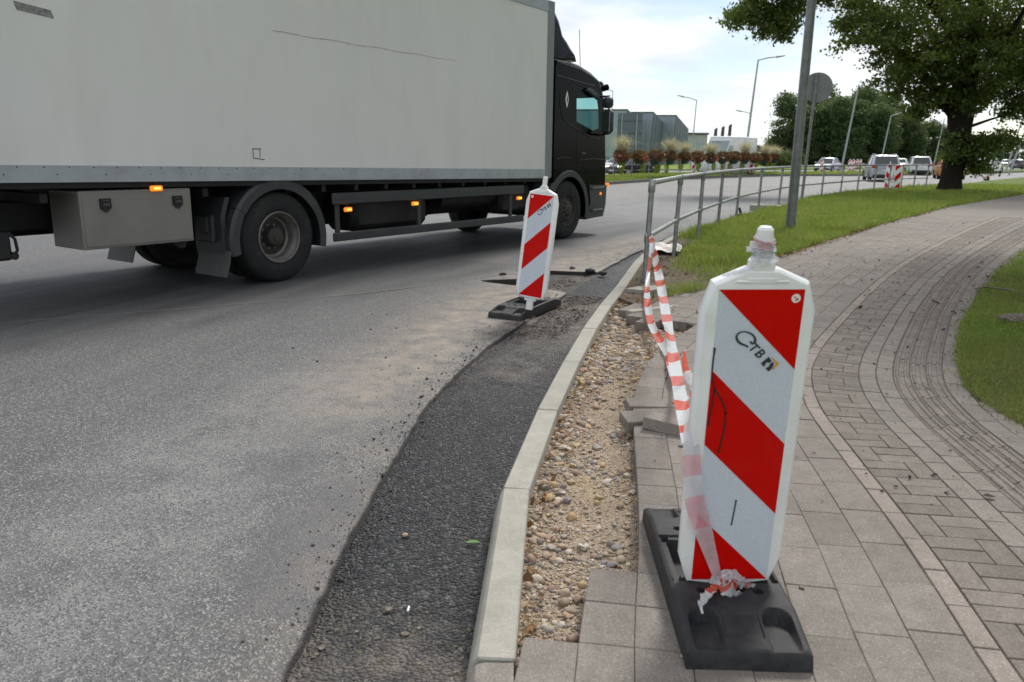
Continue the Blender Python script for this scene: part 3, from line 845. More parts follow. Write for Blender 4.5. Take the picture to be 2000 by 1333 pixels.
def blades(name, P, z, h, wd, mat, lean=.5, parent=None):
    n = len(P); a = rng.uniform(0, 6.283, n); c, s = np.cos(a), np.sin(a)
    ln = rng.normal(0, lean, (n, 2)) * h[:, None]
    B0 = np.column_stack([P[:, 0] - c * wd, P[:, 1] - s * wd, z]); B1 = np.column_stack([P[:, 0] + c * wd, P[:, 1] + s * wd, z])
    M0 = np.column_stack([P + ln * .35 - np.column_stack([c, s]) * wd[:, None] * .7, z + h * .6]); M1 = np.column_stack([P + ln * .35 + np.column_stack([c, s]) * wd[:, None] * .7, z + h * .6])
    T = np.column_stack([P + ln, z + h * np.clip(1 - (ln ** 2).sum(1) / h ** 2 * .35, .35, 1)])
    V = np.stack([B0, B1, M1, M0, T], 1).reshape(-1, 3); b = np.arange(n)[:, None] * 5
    F = np.vstack([b + np.array([[0, 1, 2]]), b + np.array([[0, 2, 3]]), b + np.array([[3, 2, 4]])])
    me = fast_mesh(name, V, F, 3); return link_mesh(name, me, mat, parent)

def grass(name, poly, n, dens, hlo, hhi, label, mat='grass', wd=.0022, z=.108, lean=.5):
    Pp = np.array(poly); rr0 = np.hypot(Pp[:, 0], Pp[:, 1]); th = np.arctan2(Pp[:, 0], Pp[:, 1]); P = np.zeros((0, 2)); tries = 0
    while len(P) < n and tries < 40:
        m_ = int(n * 1.5); R_ = np.exp(rng.uniform(np.log(max(rr0.min() * .9, 2.)), np.log(rr0.max()), m_)); T_ = rng.uniform(max(th.min(), -.2), min(th.max(), .68), m_); q = np.column_stack([R_ * np.sin(T_), R_ * np.cos(T_)])
        q = q[rng.uniform(size=m_) < dens(q[:, 0], q[:, 1])]; q = q[inside(poly, q[:, 0], q[:, 1])]; P = np.vstack([P, q]); tries += 1
    P = P[:n]; n = len(P); r = np.hypot(P[:, 0], P[:, 1])
    h = rng.uniform(hlo, hhi, n) * (1 + .35 * vnoise(P[:, 0] * 2, P[:, 1] * 2, 61)); ww = wd * np.clip(r / 7, .8, 9) * rng.uniform(.7, 1.3, n)
    o = blades(name, P, np.full(n, z), h, ww, M[mat], lean); tag(o, label, 'grass', kind='stuff'); return o
def vd(x, y):
    # bare soil by the first posts, thick further on; nearer = denser
    r = np.hypot(x, y)
    kx = np.interp(y, KC.p[:, 1], KC.p[:, 0]); dk = x - kx
    bare = sm(dk, .45, 1.0) + sm(y, 13, 16)
    bare = bare * (1 - .75 * gs(np.hypot((x - 2.0) / .9, (y - 9.3) / 1.5), 0, 1))
    patch = np.clip(.55 + .9 * vnoise(x * 1.6, y * 1.6, 71) + sm(r, 10.5, 14), 0, 1)
    return np.clip(np.clip(bare, 0, 1) * patch , 0, 1)
near_v = [tuple(p) for p in KC.at(ks[KC.p[np.searchsorted(KC.s, ks).clip(0, len(KC.s) - 1), 1] < 44], .14)] + [(30, 43), (30, 42.5)] + [p for p in PB[:15:-1] if p[1] < 43]
grass('verge_grass', near_v, 150000, vd, .05, .17, 'bright green grass growing on the verge under the railing')
grass('dry_verge_grass', near_v, 26000, vd, .04, .13, 'dry yellowish blades among the verge grass', mat='drygrass', lean=.7)
grass('tall_verge_grass', near_v, 9000, lambda x, y: vd(x, y) * (vnoise(x * 2.5, y * 2.5, 78) > .25), .14, .26, 'taller tufts standing up from the verge grass', lean=.45)
def ld(x, y):
    i = np.clip(np.searchsorted(RB[:, 1], y), 0, len(RB) - 1); dd = x - RB[i, 0]
    r = np.hypot(x, y); return np.clip(.7 + .6 * vnoise(x * 2.2, y * 2.2, 75), .1, 1) * (1 - sm(dd, 5, 9) * .8) * (np.abs(x / np.maximum(y, .1)) < .78)
lawn_near = [tuple(p) for p in RB if p[1] < 30] + [(30, 30), (24, 22), (12, 10), (6, 2.5)]
grass('lawn_grass', lawn_near, 90000, ld, .025, .06, 'short green grass of the lawn beside the footway', z=.116, lean=.8)
grass('dry_lawn_grass', lawn_near, 60000, lambda x, y: ld(x, y) * np.clip(.25 + 1.2 * vnoise(x * .9, y * .9, 88), 0, 1), .02, .06, 'dry yellowish blades among the lawn grass', mat='drygrass', z=.116, lean=.9)
# ragged tufts spilling over the paving edge
e = PK.at(rng.uniform(S00 + 2, S00 + 22, 7000), 0)
ii = rng.integers(0, len(sq), 9000); ii = ii[(sq[ii] > S00 + 1.5) & (sq[ii] < S00 + 25)]
E_ = PK.at(sq[ii] + rng.uniform(-.13, .13, len(ii)), rb[ii] + rng.normal(.0, .045, len(ii)))
tag(blades('edge_grass', E_, np.full(len(E_), .117), rng.uniform(.02, .05, len(E_)), np.full(len(E_), .0025), M['drygrass'], .9), 'tufts creeping over the paving edge of the lawn', 'grass', kind='stuff')

# litter: dark twigs and seeds on the paving, dead leaves by the kerb
def cards(name, P, size, mat, label, cat='leaf litter', curl=.35):
    n = len(P); a = rng.uniform(0, 6.283, n); c, s = np.cos(a), np.sin(a); asp = rng.uniform(.3, .7, n)
    U = np.column_stack([c, s, rng.normal(0, curl, n)]) * size[:, None]; Vv = np.column_stack([-s, c, rng.normal(0, curl, n)]) * (size * asp)[:, None]
    C = P + np.array([0, 0, 1.]) * (size * .25 + .002)[:, None]; up = np.zeros((n, 3)); up[:, 2] = size * .3
    V = np.stack([C - U, C - Vv + up * .5, C + U * 1.0, C + Vv + up * .5], 1).reshape(-1, 3); b = np.arange(n)[:, None] * 4
    me = fast_mesh(name, V, np.vstack([b + np.array([[0, 1, 2]]), b + np.array([[0, 2, 3]])]), 3)
    return tag(link_mesh(name, me, mat), label, cat, kind='stuff')
M['twig'] = paint('dark_litter', (.03, .02, .014), .9, .4, 30)
n = 6500
s_ = rng.uniform(S00 + 1.0, S00 + 19, n); o_ = rng.uniform(-2.2, 1.15, n) * kf(s_)
P = PK.at(s_, o_); k = inside(PAVE, P[:, 0], P[:, 1]) & (rng.uniform(size=n) < np.clip(.12 + gs(s_ - S00, 7.5, 4) * .9 * (.5 + .5 * vnoise(P[:, 0] * 1.2, P[:, 1] * 1.2, 81)), 0, 1))
P = P[k]; cards('twig_litter', np.column_stack([P, np.full(len(P), .123)]), np.clip(.007 * (rng.pareto(2.5, len(P)) + 1), .006, .03), M['twig'], 'dark seeds and twigs scattered over the footway')
pe = []
for x, y in zip(np.interp(rng.uniform(0, 1, 900), np.linspace(0, 1, 9), [2.22, 2.6, 3.03, 3.6, 4.32, 5.7, 7.25, 9.8, 12.67]), range(900)):
    yy = np.interp(x, [2.22, 3.03, 4.32, 7.25, 12.67], [8.56, 10.25, 12.05, 16.27, 23.58]); pe.append((x + random.gauss(.03, .06), yy + random.gauss(-.03, .06), .124))
cards('edge_leaves', np.array(pe), rng.uniform(.012, .035, len(pe)), M['dead'], 'brown leaves gathered along the verge edge')
gl = sample(GRAV, 420, lambda x, y: np.clip(gs(x, np.interp(y, KC.p[:, 1], KC.p[:, 0]) + .15, .06) + .8 * gs(np.hypot(x - .52, y - 2.5), 0, .09) + .7 * gs(np.hypot(x - .22, y - 2.06), 0, .07) + sm(y, 6.5, 7.2) * .7, 0, 1))
cards('dead_leaves', np.column_stack([gl, grav_z(gl[:, 0], gl[:, 1]) + .012]), rng.uniform(.008, .022, len(gl)), M['dead'], 'crumpled brown leaves caught in the gravel strip', curl=.6)
vl = sample(near_v, 700, lambda x, y: (1 - sm(y, 9, 15)) * np.clip(1.1 - .5 * sm(x - np.interp(y, KC.p[:, 1], KC.p[:, 0]), .3, 1.4), 0, 1))
cards('verge_leaves', np.column_stack([vl, np.full(len(vl), .112)]), rng.uniform(.01, .03, len(vl)), M['dead'], 'dead leaves lying on the bare verge soil', curl=.6)
# small litter that can be told apart
mb = MB(); mb.tube([(0, 0, 0), (.028, .004, 0)], .004, 8); o = mb.build('cigarette_end', M['plastic'], None, 40, (-.345, 2.43, -.022)); o.rotation_euler = (0, 0, 1.4)
tag(o, 'white cigarette end lying on the fresh asphalt strip', 'cigarette end')
M['green'] = leaf('green_leaf', (.10, .22, .06), (.16, .28, .08), .5, .2)
mb = MB(); mb.add([(-.03, 0, .002), (-.01, -.013, .008), (.015, -.012, .009), (.034, 0, .003), (.015, .012, .009), (-.01, .013, .008), (0, 0, .003)], [(0, 1, 6), (1, 2, 6), (2, 3, 6), (3, 4, 6), (4, 5, 6), (5, 0, 6)])
o = mb.build('fallen_leaf', M['green'], None, 60, (-.15, 2.93, -.026)); tag(o, 'single green leaf fallen on the fresh asphalt', 'leaf')

o = link_mesh('lawn_stone', pm[1].copy(), None, None, (4.42, 6.8, .14)); o.data.materials[0] = M['oldstone'] if 'oldstone' in M else M['rub']; o.scale = (.17, .13, .07); tag(o, 'flat grey stone set in the lawn by the footway', 'stone')
mb = MB(); mb.tube([(0, 0, .02), (.12, .06, .04), (.26, .05, .03), (.42, -.02, .02)], [.006, .011, .012, .014], 8); o = mb.build('fallen_stick', M['rub'], None, 50, (4.95, 8.45, .125)); o.rotation_euler = (0, 0, -.4); tag(o, 'bare stick lying on the lawn edge', 'stick')

# ================================================================== road-works beacons
def text_polys(txt, size, shear=0.0):
    cu = bpy.data.curves.new('txt', 'FONT'); cu.body = txt; cu.size = size; cu.shear = shear; cu.align_x = 'CENTER'; cu.align_y = 'CENTER'; cu.resolution_u = 3; cu.offset = size * .018
    o = bpy.data.objects.new('txt', cu); COL.objects.link(o); dg = bpy.context.evaluated_depsgraph_get(); dg.update()
    me = bpy.data.meshes.new_from_object(o.evaluated_get(dg)); vs = [tuple(v.co) for v in me.vertices]; fs = [tuple(p.vertices) for p in me.polygons]
    bpy.data.objects.remove(o); bpy.data.curves.remove(cu); bpy.data.meshes.remove(me); return vs, fs

def base_mesh():
    W2, L2 = .172, .455; nx, ny = 81, 171
    xs = np.linspace(-W2, W2, nx); ys = np.linspace(-L2, L2, ny); X, Y = np.meshgrid(xs, ys); a = np.abs(Y); b = np.abs(X)
    Z = np.where(a > .285, .056 + (.094 - .056) * (L2 - a) / (L2 - .285), .094)
    # long pocket in the middle with side walls, foot slots in the lands
    Z = np.where((a < .115) & (b < .135), .028, Z)
    Z = np.where((a < .15) & (b > .135) & (b < .155), Z - .018, Z)
    Z = np.where((a > .135) & (a < .150) & (b < .16), Z - .012, Z)
    for (hx, hy) in ((-.035, .19), (.035, .19), (0, .225), (-.085, .205), (.085, .205)):
        Z = np.where((X - hx) ** 2 + (a - hy) ** 2 < .014 ** 2, Z - .03, Z)
    # finger scallops and name field on the ramps
    for sx in (-1, 1):
        u = X - sx * .105; dd = np.hypot(np.where(a < .335, a - .335, 0) * 1.0, u)
        q_ = (1 - sm(dd, .034, .046)) * (1 - sm(a, .44, .45)); Z = Z + (np.minimum(Z, .050) - Z) * q_
    Z = np.where((b < .052) & (a > .315) & (a < .405), Z - .006, Z)
    edge = np.minimum(W2 - b, L2 - a); Z = Z - np.clip(.010 - edge, 0, .010) * .8
    V = np.stack([X, Y, Z], -1).reshape(-1, 3); i = np.arange(ny - 1)[:, None]; j = np.arange(nx - 1)[None]; q = i * nx + j
    F = np.stack([q, q + 1, q + nx + 1, q + nx], -1).reshape(-1, 4)
    ring = [j for j in range(nx)] + [i * nx + nx - 1 for i in range(1, ny)] + [(ny - 1) * nx + j for j in range(nx - 2, -1, -1)] + [i * nx for i in range(ny - 2, 0, -1)]
    lo = V[ring].copy(); lo[:, 2] = 0; lo[:, :2] *= 1.012; n0 = len(V); V = np.vstack([V, lo]); m = len(ring)
    S_ = np.array([(ring[(k + 1) % m], ring[k], n0 + k, n0 + (k + 1) % m) for k in range(m)])
    me = fast_mesh('base', V, np.vstack([F, S_]), 4); me.shade_smooth(); me.set_sharp_from_angle(angle=R(40)); me.materials.append(M['rubber']); return me
BASE = base_mesh()

OUT = [(.05, -.026), (.128, -.014), (.156, .075), (.157, .865), (.131, .947), (.042, .986)]
OUT = OUT + [(-x, z) for x, z in OUT[::-1]]
def inset(poly, d):
    n = len(poly); r = []
    for i in range(n):
        p0, p1, p2 = (Vector(poly[k % n]) for k in (i - 1, i, i + 1))
        e1 = (p1 - p0).normalized(); e2 = (p2 - p1).normalized(); n1 = Vector((-e1.y, e1.x)); n2 = Vector((-e2.y, e2.x)); b = (n1 + n2); b = b / max(b.length_squared, .3) * 2
        r.append(tuple(p1 + b * d))
    return r
def panel_mesh(parent):
    mb = MB(); vs = []; n = len(OUT)
    for (y, d) in ((-.027, .017), (-.0255, .010), (-.018, .003), (-.012, 0), (.012, 0), (.018, .003), (.0255, .010), (.027, .017)):
        vs += [(x, y, z) for x, z in inset(OUT, d)]
    fs = [(r * n + j, r * n + (j + 1) % n, (r + 1) * n + (j + 1) % n, (r + 1) * n + j) for r in range(7) for j in range(n)] + [tuple(range(n)), tuple(range(7 * n, 8 * n))[::-1]]
    mb.add(vs, fs)
    mb.box((0, 0, .985), (.066, .046, .045), b=.006)
    mb.lathe([(.027, .995), (.027, 1.012), (.0225, 1.018), (.0225, 1.075), (.021, 1.088), (.015, 1.095), (.0, 1.096)], 20)
    mb.box((-.052, -.026, .951), (.042, .010, .009), b=.004); mb.box((.052, -.026, .951), (.042, .010, .009), b=.004); mb.box((0, -.026, .953), (.09, .006, .018), b=.003)
    mb.box((0, 0, -.035), (.11, .04, .022), b=.004); mb.box((0, 0, -.085), (.062, .034, .09), b=.004)
    return mb.build('panel', M['plastic'], parent, 32)
def flat(mb, pts, y, mi=0): return mb.add([(x, y, z) for x, z in pts], [tuple(range(len(pts)))], mi)
FW, FH = .11625, .93
def dress(panel, mir, detail=True):
    """film, red bars and print on the front of a beacon panel; mir = -1 mirrors the slope"""
    def q(pts): return [(x * mir, z) for x, z in pts]
    flat(MB(), q([(-FW, 0), (FW, 0), (FW, FH), (-FW, FH)]), -.0276).build('film', M['film_w'], panel, 0, recalc=False)
    w2 = FW * 2
    bars = [[(-FW, FH), (FW, FH - w2), (FW, FH)], [(-FW, FH - w2), (-FW, FH - 2 * w2), (FW, FH - 3 * w2), (FW, FH - 2 * w2)], [(-FW, w2), (-FW, 0), (FW, 0)]]
    for bpl in bars: flat(MB(), q(bpl), -.0284).build('red_bar', M['film_r'], panel, 0, recalc=False)
    if not detail: return
    # print: word and emblem running along the slope
    c = math.sqrt(.5); O = Vector((-.030, .790)) if mir > 0 else Vector((-.028, .640 + .03))
    if mir > 0: ux, uz = Vector((c, -c)), Vector((c, c))
    else: ux, uz = Vector((c * 1.05, c * .95)), Vector((-c, c))
    k = 1.22
    def loc(p): v = O + ux * p[0] * k + uz * p[1] * k; return (v.x, -.0296, v.y)
    if mir < 0: O = Vector((-.0, .775)); 
    mb = MB()
    arc = [(.021 * math.cos(t) * 1.0 - .0 + .006 * math.sin(t), .0165 * math.sin(t)) for t in np.linspace(.35, 5.6, 22)] + [(.020, -.010)]
    arc = [(.012, .003)] + [(.017, .0015), (.021, .004)] + arc[0:]
    for i_ in range(len(arc) - 1):
        p, r = Vector(arc[i_]), Vector(arc[i_ + 1]); d = (r - p); nn = Vector((-d.y, d.x)).normalized() * (.0022 + .0006 * math.sin(i_ * .4))
        mb.add([loc(p - nn), loc(r - nn), loc(r + nn), loc(p + nn)], [(0, 1, 2, 3)])
    for ch, ox, sz, oz in (('T', .029, .030, -.002), ('B', .050, .031, -.001)):
        vs, fs = text_polys(ch, sz, .12); mb.add([loc((x * 1.05 + ox, z + oz)) for x, z, _ in vs], fs)
    mb.build('lettering', M['ink'], panel, 0, recalc=False)
    mb = MB(); ex = .087
    mb.add([loc((ex + x, z)) for x, z in ((-.015, .013), (.014, .016), (.017, -.004), (.013, -.004), (.010, .009), (.0, .0115))], [(0, 5, 4, 1), (1, 4, 3, 2)])
    mb.build('emblem_corner', M['orange'], panel, 0, recalc=False)
    mb = MB()
    mb.add([loc((ex + x, z)) for x, z in ((-.016, .009), (-.004, .008), (-.002, .002), (-.009, -.004), (-.004, -.014), (-.016, -.014))], [(0, 1, 2, 3, 4, 5)])
    mb.add([loc((ex + x, z)) for x, z in ((.0, .0085), (.007, .006), (.012, -.004), (.0125, -.014), (.001, -.014), (.003, -.005), (.0, -.001))], [(0, 1, 2, 3, 4, 5, 6)])
    mb.build('emblem', M['ink'], panel, 0, recalc=False)
    mb = MB(); cx, cz = .094 * mir, .905
    mb.add([(cx + .0125 * math.cos(t), -.0292, cz + .0125 * math.sin(t)) for t in np.linspace(0, 6.283, 20, endpoint=False)], [tuple(range(20))])
    stk = mb.build('arrow_sticker', M['plastic'], panel, 0, recalc=False)
    ar = MB(); s_ = mir
    for (a_, b_) in (((-.006, .006), (.005, -.005)), ((.005, -.006), (.005, .003)), ((.006, -.005), (-.003, -.005))):
        p, r = Vector((a_[0] * s_, a_[1])), Vector((b_[0] * s_, b_[1])); d = (r - p).normalized(); nn = Vector((-d.y, d.x)) * .0011
        ar.add([(cx + v.x, -.0299, cz + v.y) for v in (p - nn, r - nn, r + nn, p + nn)], [(0, 1, 2, 3)])
    ar.build('arrow', M['film_r'], panel, 0, recalc=False)

def beacon(bpos, brz, ppos, prot, mir, label, group=None, tilt=(0, 0), detail=True):
    e = empty('road_beacon', bpos, brz)
    tag(e, label, 'road beacon', group)
    b = link_mesh('base', BASE, None, e); b.rotation_euler = (tilt[0], tilt[1], 0)
    p = panel_mesh(e)
    yaw, pit_, rol = (R(a) for a in prot)
    Mw = Matrix.Translation(ppos) @ Matrix.Rotation(yaw, 4, 'Z') @ Matrix.Rotation(pit_, 4, 'X') @ Matrix.Rotation(rol, 4, 'Y')
    p.matrix_parent_inverse = Matrix.Identity(4)
    p.matrix_local = (Matrix.Translation(bpos) @ Matrix.Rotation(brz, 4, 'Z')).inverted() @ Mw
    dress(p, mir, detail)
    return e, p
nb, npan = beacon((.675, 2.385, .122), R(-1.5), (.677, 2.253, .233), (1.2, 6.9, -.6), 1, 'red and white road beacon on the paving, wrapped in tape, black drips on its panel')
fb, fpan = beacon((.135, 7.66, .004), R(-27), (.170, 7.239 + .06, .215), (-24.9, -4.3, 4.8), -1, 'leaning red and white road beacon on the asphalt beside the truck', tilt=(.02, .03))
# black paint runs on the near panel (film coordinates in metres)
def run(pts, w_):
    mb = MB()
    for a_, b_ in zip(pts[:-1], pts[1:]):
        p, r = Vector(a_), Vector(b_); d = (r - p).normalized(); nn = Vector((-d.y, d.x)) * w_; p -= d * w_ * .6; r += d * w_ * .6
        mb.add([(v.x, -.0303, v.y) for v in (p - nn, r - nn, r + nn, p + nn)], [(0, 1, 2, 3)])
    mb.build('paint_run', M['stencil'], npan, 0, recalc=False)
run([(-.1125, .762), (-.1145, .735), (-.1150, .695)], .0022); run([(-.1150, .690), (-.108, .660), (-.103, .641), (-.104, .600), (-.109, .560), (-.1125, .525)], .002)
run([(-.103, .641), (-.084, .612), (-.071, .588), (-.064, .563), (-.064, .510), (-.069, .470), (-.073, .442)], .0021); run([(-.116, .765), (-.1185 + .004, .74)], .0012)
run([(-.006, .277), (-.009, .235), (-.012, .195)], .0018); run([(-.0655, .566), (-.061, .566)], .0026); run([(-.007, .279), (-.005, .279)], .0026); run([(-.077, .441), (-.070, .441)], .0018)
mb = MB()
for k in range(9):
    t = .02 + k * .0075; mb.add([(-.045 + t + dx_, -.0296, .322 - t * 1.0 + dz_) for dx_, dz_ in ((0, 0), (.0055, -.0055), (.0068, -.0042), (.0013, .0013))], [(0, 1, 2, 3)])
mb.build('small_print', M['plastic'], npan, 0, recalc=False)

# ------------------------------------------------------------------ barrier tape
def m_tape(name, c, tr):
    g = G(name); col = g.mix(g.ramp(g.noise(24, 4, vec=g.obj()), .35, .7), tuple(x * .86 for x in c), c)
    g.out(col, .22, 0, .6); t = g.n('BsdfTranslucent'); g.l(col, t.inputs['Color']); p_ = g.n('BsdfTransparent')
    m1 = g.n('MixShader'); m1.inputs[0].default_value = .35; m2 = g.n('MixShader'); m2.inputs[0].default_value = tr
    o = [x for x in g.t.nodes if x.type == 'OUTPUT_MATERIAL'][0]
    g.bump(g.noise(60, 3, vec=g.obj(), sx=(1, 1, .3)), .3, .004)
    g.l(g.b.outputs[0], m1.inputs[1]); g.l(t.outputs[0], m1.inputs[2]); g.l(m1.outputs[0], m2.inputs[1]); g.l(p_.outputs[0], m2.inputs[2]); g.l(m2.outputs[0], o.inputs['Surface']); return g.m
M['tape_w'] = m_tape('tape_white', (.84, .86, .88), .08); M['tape_r'] = m_tape('tape_red', (.84, .14, .08), .08)
M['tape_wt'] = m_tape('tape_white_thin', (.80, .80, .84), .25); M['tape_p'] = m_tape('tape_pink_thin', (.85, .50, .55), .25)

def ribbon(name, ctrl, wid, side, bands, mats, parent=None, n=90, curl=.15, wob=0.0):
    """strip along 3-D control points; wid, side given per control point; bands = list of t where the colour changes"""
    C = [Vector(c) for c in ctrl]; m = len(C)
    d = [0.0]
    for a_, b_ in zip(C[:-1], C[1:]): d.append(d[-1] + (b_ - a_).length)
    tt = np.array(d) / d[-1]
    ts = np.unique(np.concatenate([np.linspace(0, 1, n), np.array(bands)]))
    def cr(t, arr):
        i = min(max(int(np.searchsorted(tt, t) - 1), 0), m - 2); u = (t - tt[i]) / (tt[i + 1] - tt[i] + 1e-9)
        p0, p1, p2, p3 = (np.array(arr[max(0, min(m - 1, k))], float) for k in (i - 1, i, i + 1, i + 2))
        return .5 * (2 * p1 + (p2 - p0) * u + (2 * p0 - 5 * p1 + 4 * p2 - p3) * u * u + (3 * p1 - p0 - 3 * p2 + p3) * u ** 3)
    mb = MB(); vs = []
    for t in ts:
        p = Vector(cr(t, C)); w_ = float(np.interp(t, tt, wid)); s_ = Vector([float(np.interp(t, tt, [s[k] for s in side])) for k in range(3)]).normalized()
        tg = (Vector(cr(min(1, t + .01), C)) - Vector(cr(max(0, t - .01), C))).normalized(); s_ = (s_ - tg * s_.dot(tg)).normalized(); nn = tg.cross(s_)
        ph = wob * math.sin(t * 40) + wob * .6 * math.sin(t * 93 + 1)
        for u in (-.5, -.17, .17, .5):
            vs.append(p + s_ * w_ * u + nn * (curl * w_ * (4 * u * u - .5) + ph * w_ * u + (wob * .22 * w_ * math.sin(t * 31 + u * 6))))
    bb = list(bands)
    for i in range(len(ts) - 1):
        tm = (ts[i] + ts[i + 1]) / 2; mi = sum(1 for b in bb if b <= tm) % 2
        for j in range(3):
            a_ = i * 4 + j; mb.f.append((a_, a_ + 1, a_ + 5, a_ + 4)); mb.m.append(mi)
    mb.v = [tuple(v) for v in vs]
    return mb.build(name, mats, parent, 60, recalc=False)
tape = tag(empty('barrier_tape', (1.50, 8.88, .62)), 'red and white striped barrier tape strung from the railing post to the beacon', 'barrier tape')
def tl(p): return (p[0] - 1.50, p[1] - 8.88, p[2] - .62)
W2T = [M['tape_w'], M['tape_r']]
PMW = Matrix.Translation((.677, 2.253, .233)) @ Matrix.Rotation(R(1.2), 4, 'Z') @ Matrix.Rotation(R(6.9), 4, 'X') @ Matrix.Rotation(R(-.6), 4, 'Y')
# taut strand: bands get longer towards the post where the film is stretched
L_ = 6.7; xs_ = [.0]; st = .13
while xs_[-1] < 1: xs_.append(xs_[-1] + st * (1.22 if len(xs_) % 2 else .8) / L_); st *= 1.07
bt = [1 - x for x in xs_ if x < 1][::-1]
ribbon('strand', [tl((1.525, 8.86, .63)), tl((1.30, 7.3, .615)), tl((1.02, 5.4, .61)), tl((.76, 3.7, .625)), tl(PMW @ Vector((-.158, -.004, .47)))], [.045, .066, .060, .050, .044], [(.9, 0, .35), (.55, 0, .85), (.95, 0, .2), (.9, 0, -.25), (.8, 0, .6)], bt, W2T, tape, 160, .10, .22)
ribbon('sagging_strand', [tl(p) for p in ((1.535, 8.85, .62), (1.47, 8.55, .40), (1.385, 8.1, .20), (1.24, 7.2, .185), (1.13, 6.3, .16), (1.08, 5.4, .165), (.98, 4.6, .20), (.86, 3.95, .34), (.79, 3.6, .47))], [.03, .035, .05, .066, .06, .055, .05, .04, .02],
       [(1, 0, .1), (.4, .9, .1), (.9, .1, .2), (.9, 0, .1), (1, 0, .2), (.8, 0, .6), (.8, 0, .5), (.8, 0, .6), (.7, 0, .7)], [.06, .11, .17, .23, .29, .36, .42, .48, .54, .60, .67, .73, .79, .84, .89, .94], W2T, tape, 120, .2, .25)
# knot on the post
for k in range(5):
    a0 = k * 1.1; r_ = .034 + .004 * (k % 3)
    ribbon('knot_wrap', [(r_ * math.cos(a0 + t), r_ * math.sin(a0 + t), .012 * math.sin(t * 2 + k) - .004 * k) for t in np.linspace(0, 5.2, 12)], [.016] * 12, [(0, 0, 1)] * 12, [.3, .55, .8], [M['tape_wt'], M['tape_r']], tape, 30, .4, .3)
ribbon('knot_end', [(-.02, -.03, 0), (-.035, -.05, .035), (-.06, -.05, .05)], [.014, .02, .01], [(.5, 0, .8)] * 3, [.5], [M['tape_w'], M['tape_wt']], tape, 14, .3, .3)
# wraps and ends on the near beacon (panel space)
PMW = Matrix.Translation((.677, 2.253, .233)) @ Matrix.Rotation(R(1.2), 4, 'Z') @ Matrix.Rotation(R(6.9), 4, 'X') @ Matrix.Rotation(R(-.6), 4, 'Y')
def pl(p): return tl(PMW @ Vector(p))
Y3 = (0, 1, 0)
ribbon('front_strip', [pl(p) for p in ((-.158, -.006, .53), (-.152, -.031, .44), (-.135, -.037, .30), (-.100, -.038, .19), (-.062, -.040, .08), (-.030, -.042, -.01))], [.03, .052, .060, .055, .036, .02], [(1, 0, .2)] * 6, [.18, .30, .42, .62], [M['tape_wt'], M['tape_p']], tape, 50, .08, .1)
for k in range(7):
    z_ = 1.012 + .0075 * k; r_ = .0255 + .0018 * (k % 2)
    ribbon('stub_wrap', [pl((r_ * math.cos(t), r_ * math.sin(t), z_ + .006 * math.sin(t + k))) for t in np.linspace(k, k + 6.6, 14)], [.014 + .003 * (k % 3)] * 14, [(0, 0, 1)] * 14, [.5] if k > 4 else [1.1], [M['tape_wt'], M['tape_p']], tape, 30, .3, .2)
ribbon('shoulder_strip', [pl(p) for p in ((-.02, -.022, 1.015), (-.05, -.018, .985), (-.09, -.005, .968), (-.12, .012, .94))], [.02, .022, .018, .014], [(0, 1, .4)] * 4, [1.2], [M['tape_wt'], M['tape_wt']], tape, 20, .3, .3)
KN = (([(-.03, -.040, .03), (.0, -.055, .012), (.03, -.058, .004), (.058, -.060, -.002)], [.02, .03, .034, .018], [.3, .55]),
      ([(-.060, -.03, .0), (-.025, -.055, .012), (.015, -.052, .014), (.045, -.02, .0)], [.022, .028, .026, .022], [.25, .5]),
      ([(-.005, -.05, .012), (-.025, -.075, .018), (-.015, -.10, .010), (.012, -.105, .006)], [.024, .044, .05, .03], [.4, .55]),
      ([(-.02, -.055, .010), (-.050, -.085, .020), (-.085, -.12, .016), (-.110, -.15, .010), (-.122, -.175, .012), (-.122, -.195, .008)], [.018, .032, .042, .030, .008, .008], [.18, .46]),
      ([(.0, -.046, .045), (.02, -.058, .022), (.045, -.060, .008), (.072, -.062, .002)], [.022, .030, .026, .016], [.7, .8]),
      ([(-.02, -.05, .05), (-.012, -.06, .02), (.0, -.07, .008), (.004, -.085, .006)], [.03, .034, .03, .02], [.5]))
for (pts, w_, bd) in KN:
    ribbon('knot_end', [pl(p) for p in pts], w_, [(.6, 0, .8), (.8, -.3, .4)] + [(.8, -.5, .5)] * (len(pts) - 2), bd, W2T, tape, 60, .30, .22)
ribbon('loose_end', [tl(p) for p in ((.640, 2.86, .80), (.648, 2.9, .755), (.672, 2.95, .69), (.71, 2.9, .645), (.74, 2.85, .64))], [.006, .018, .030, .055, .05], [(1, 0, .2), (1, 0, .3), (.6, 0, .8), (.2, 0, 1), (.2, 0, 1)], [.04, .5], W2T, tape, 26, .3, .3)
ribbon('loose_end', [tl(p) for p in ((.78, 3.4, .45), (.80, 3.3, .50), (.81, 3.2, .56), (.80, 3.1, .62))], [.03, .045, .05, .04], [(1, 0, .5)] * 4, [.2, .45, .8], W2T, tape, 20, .4, .4)

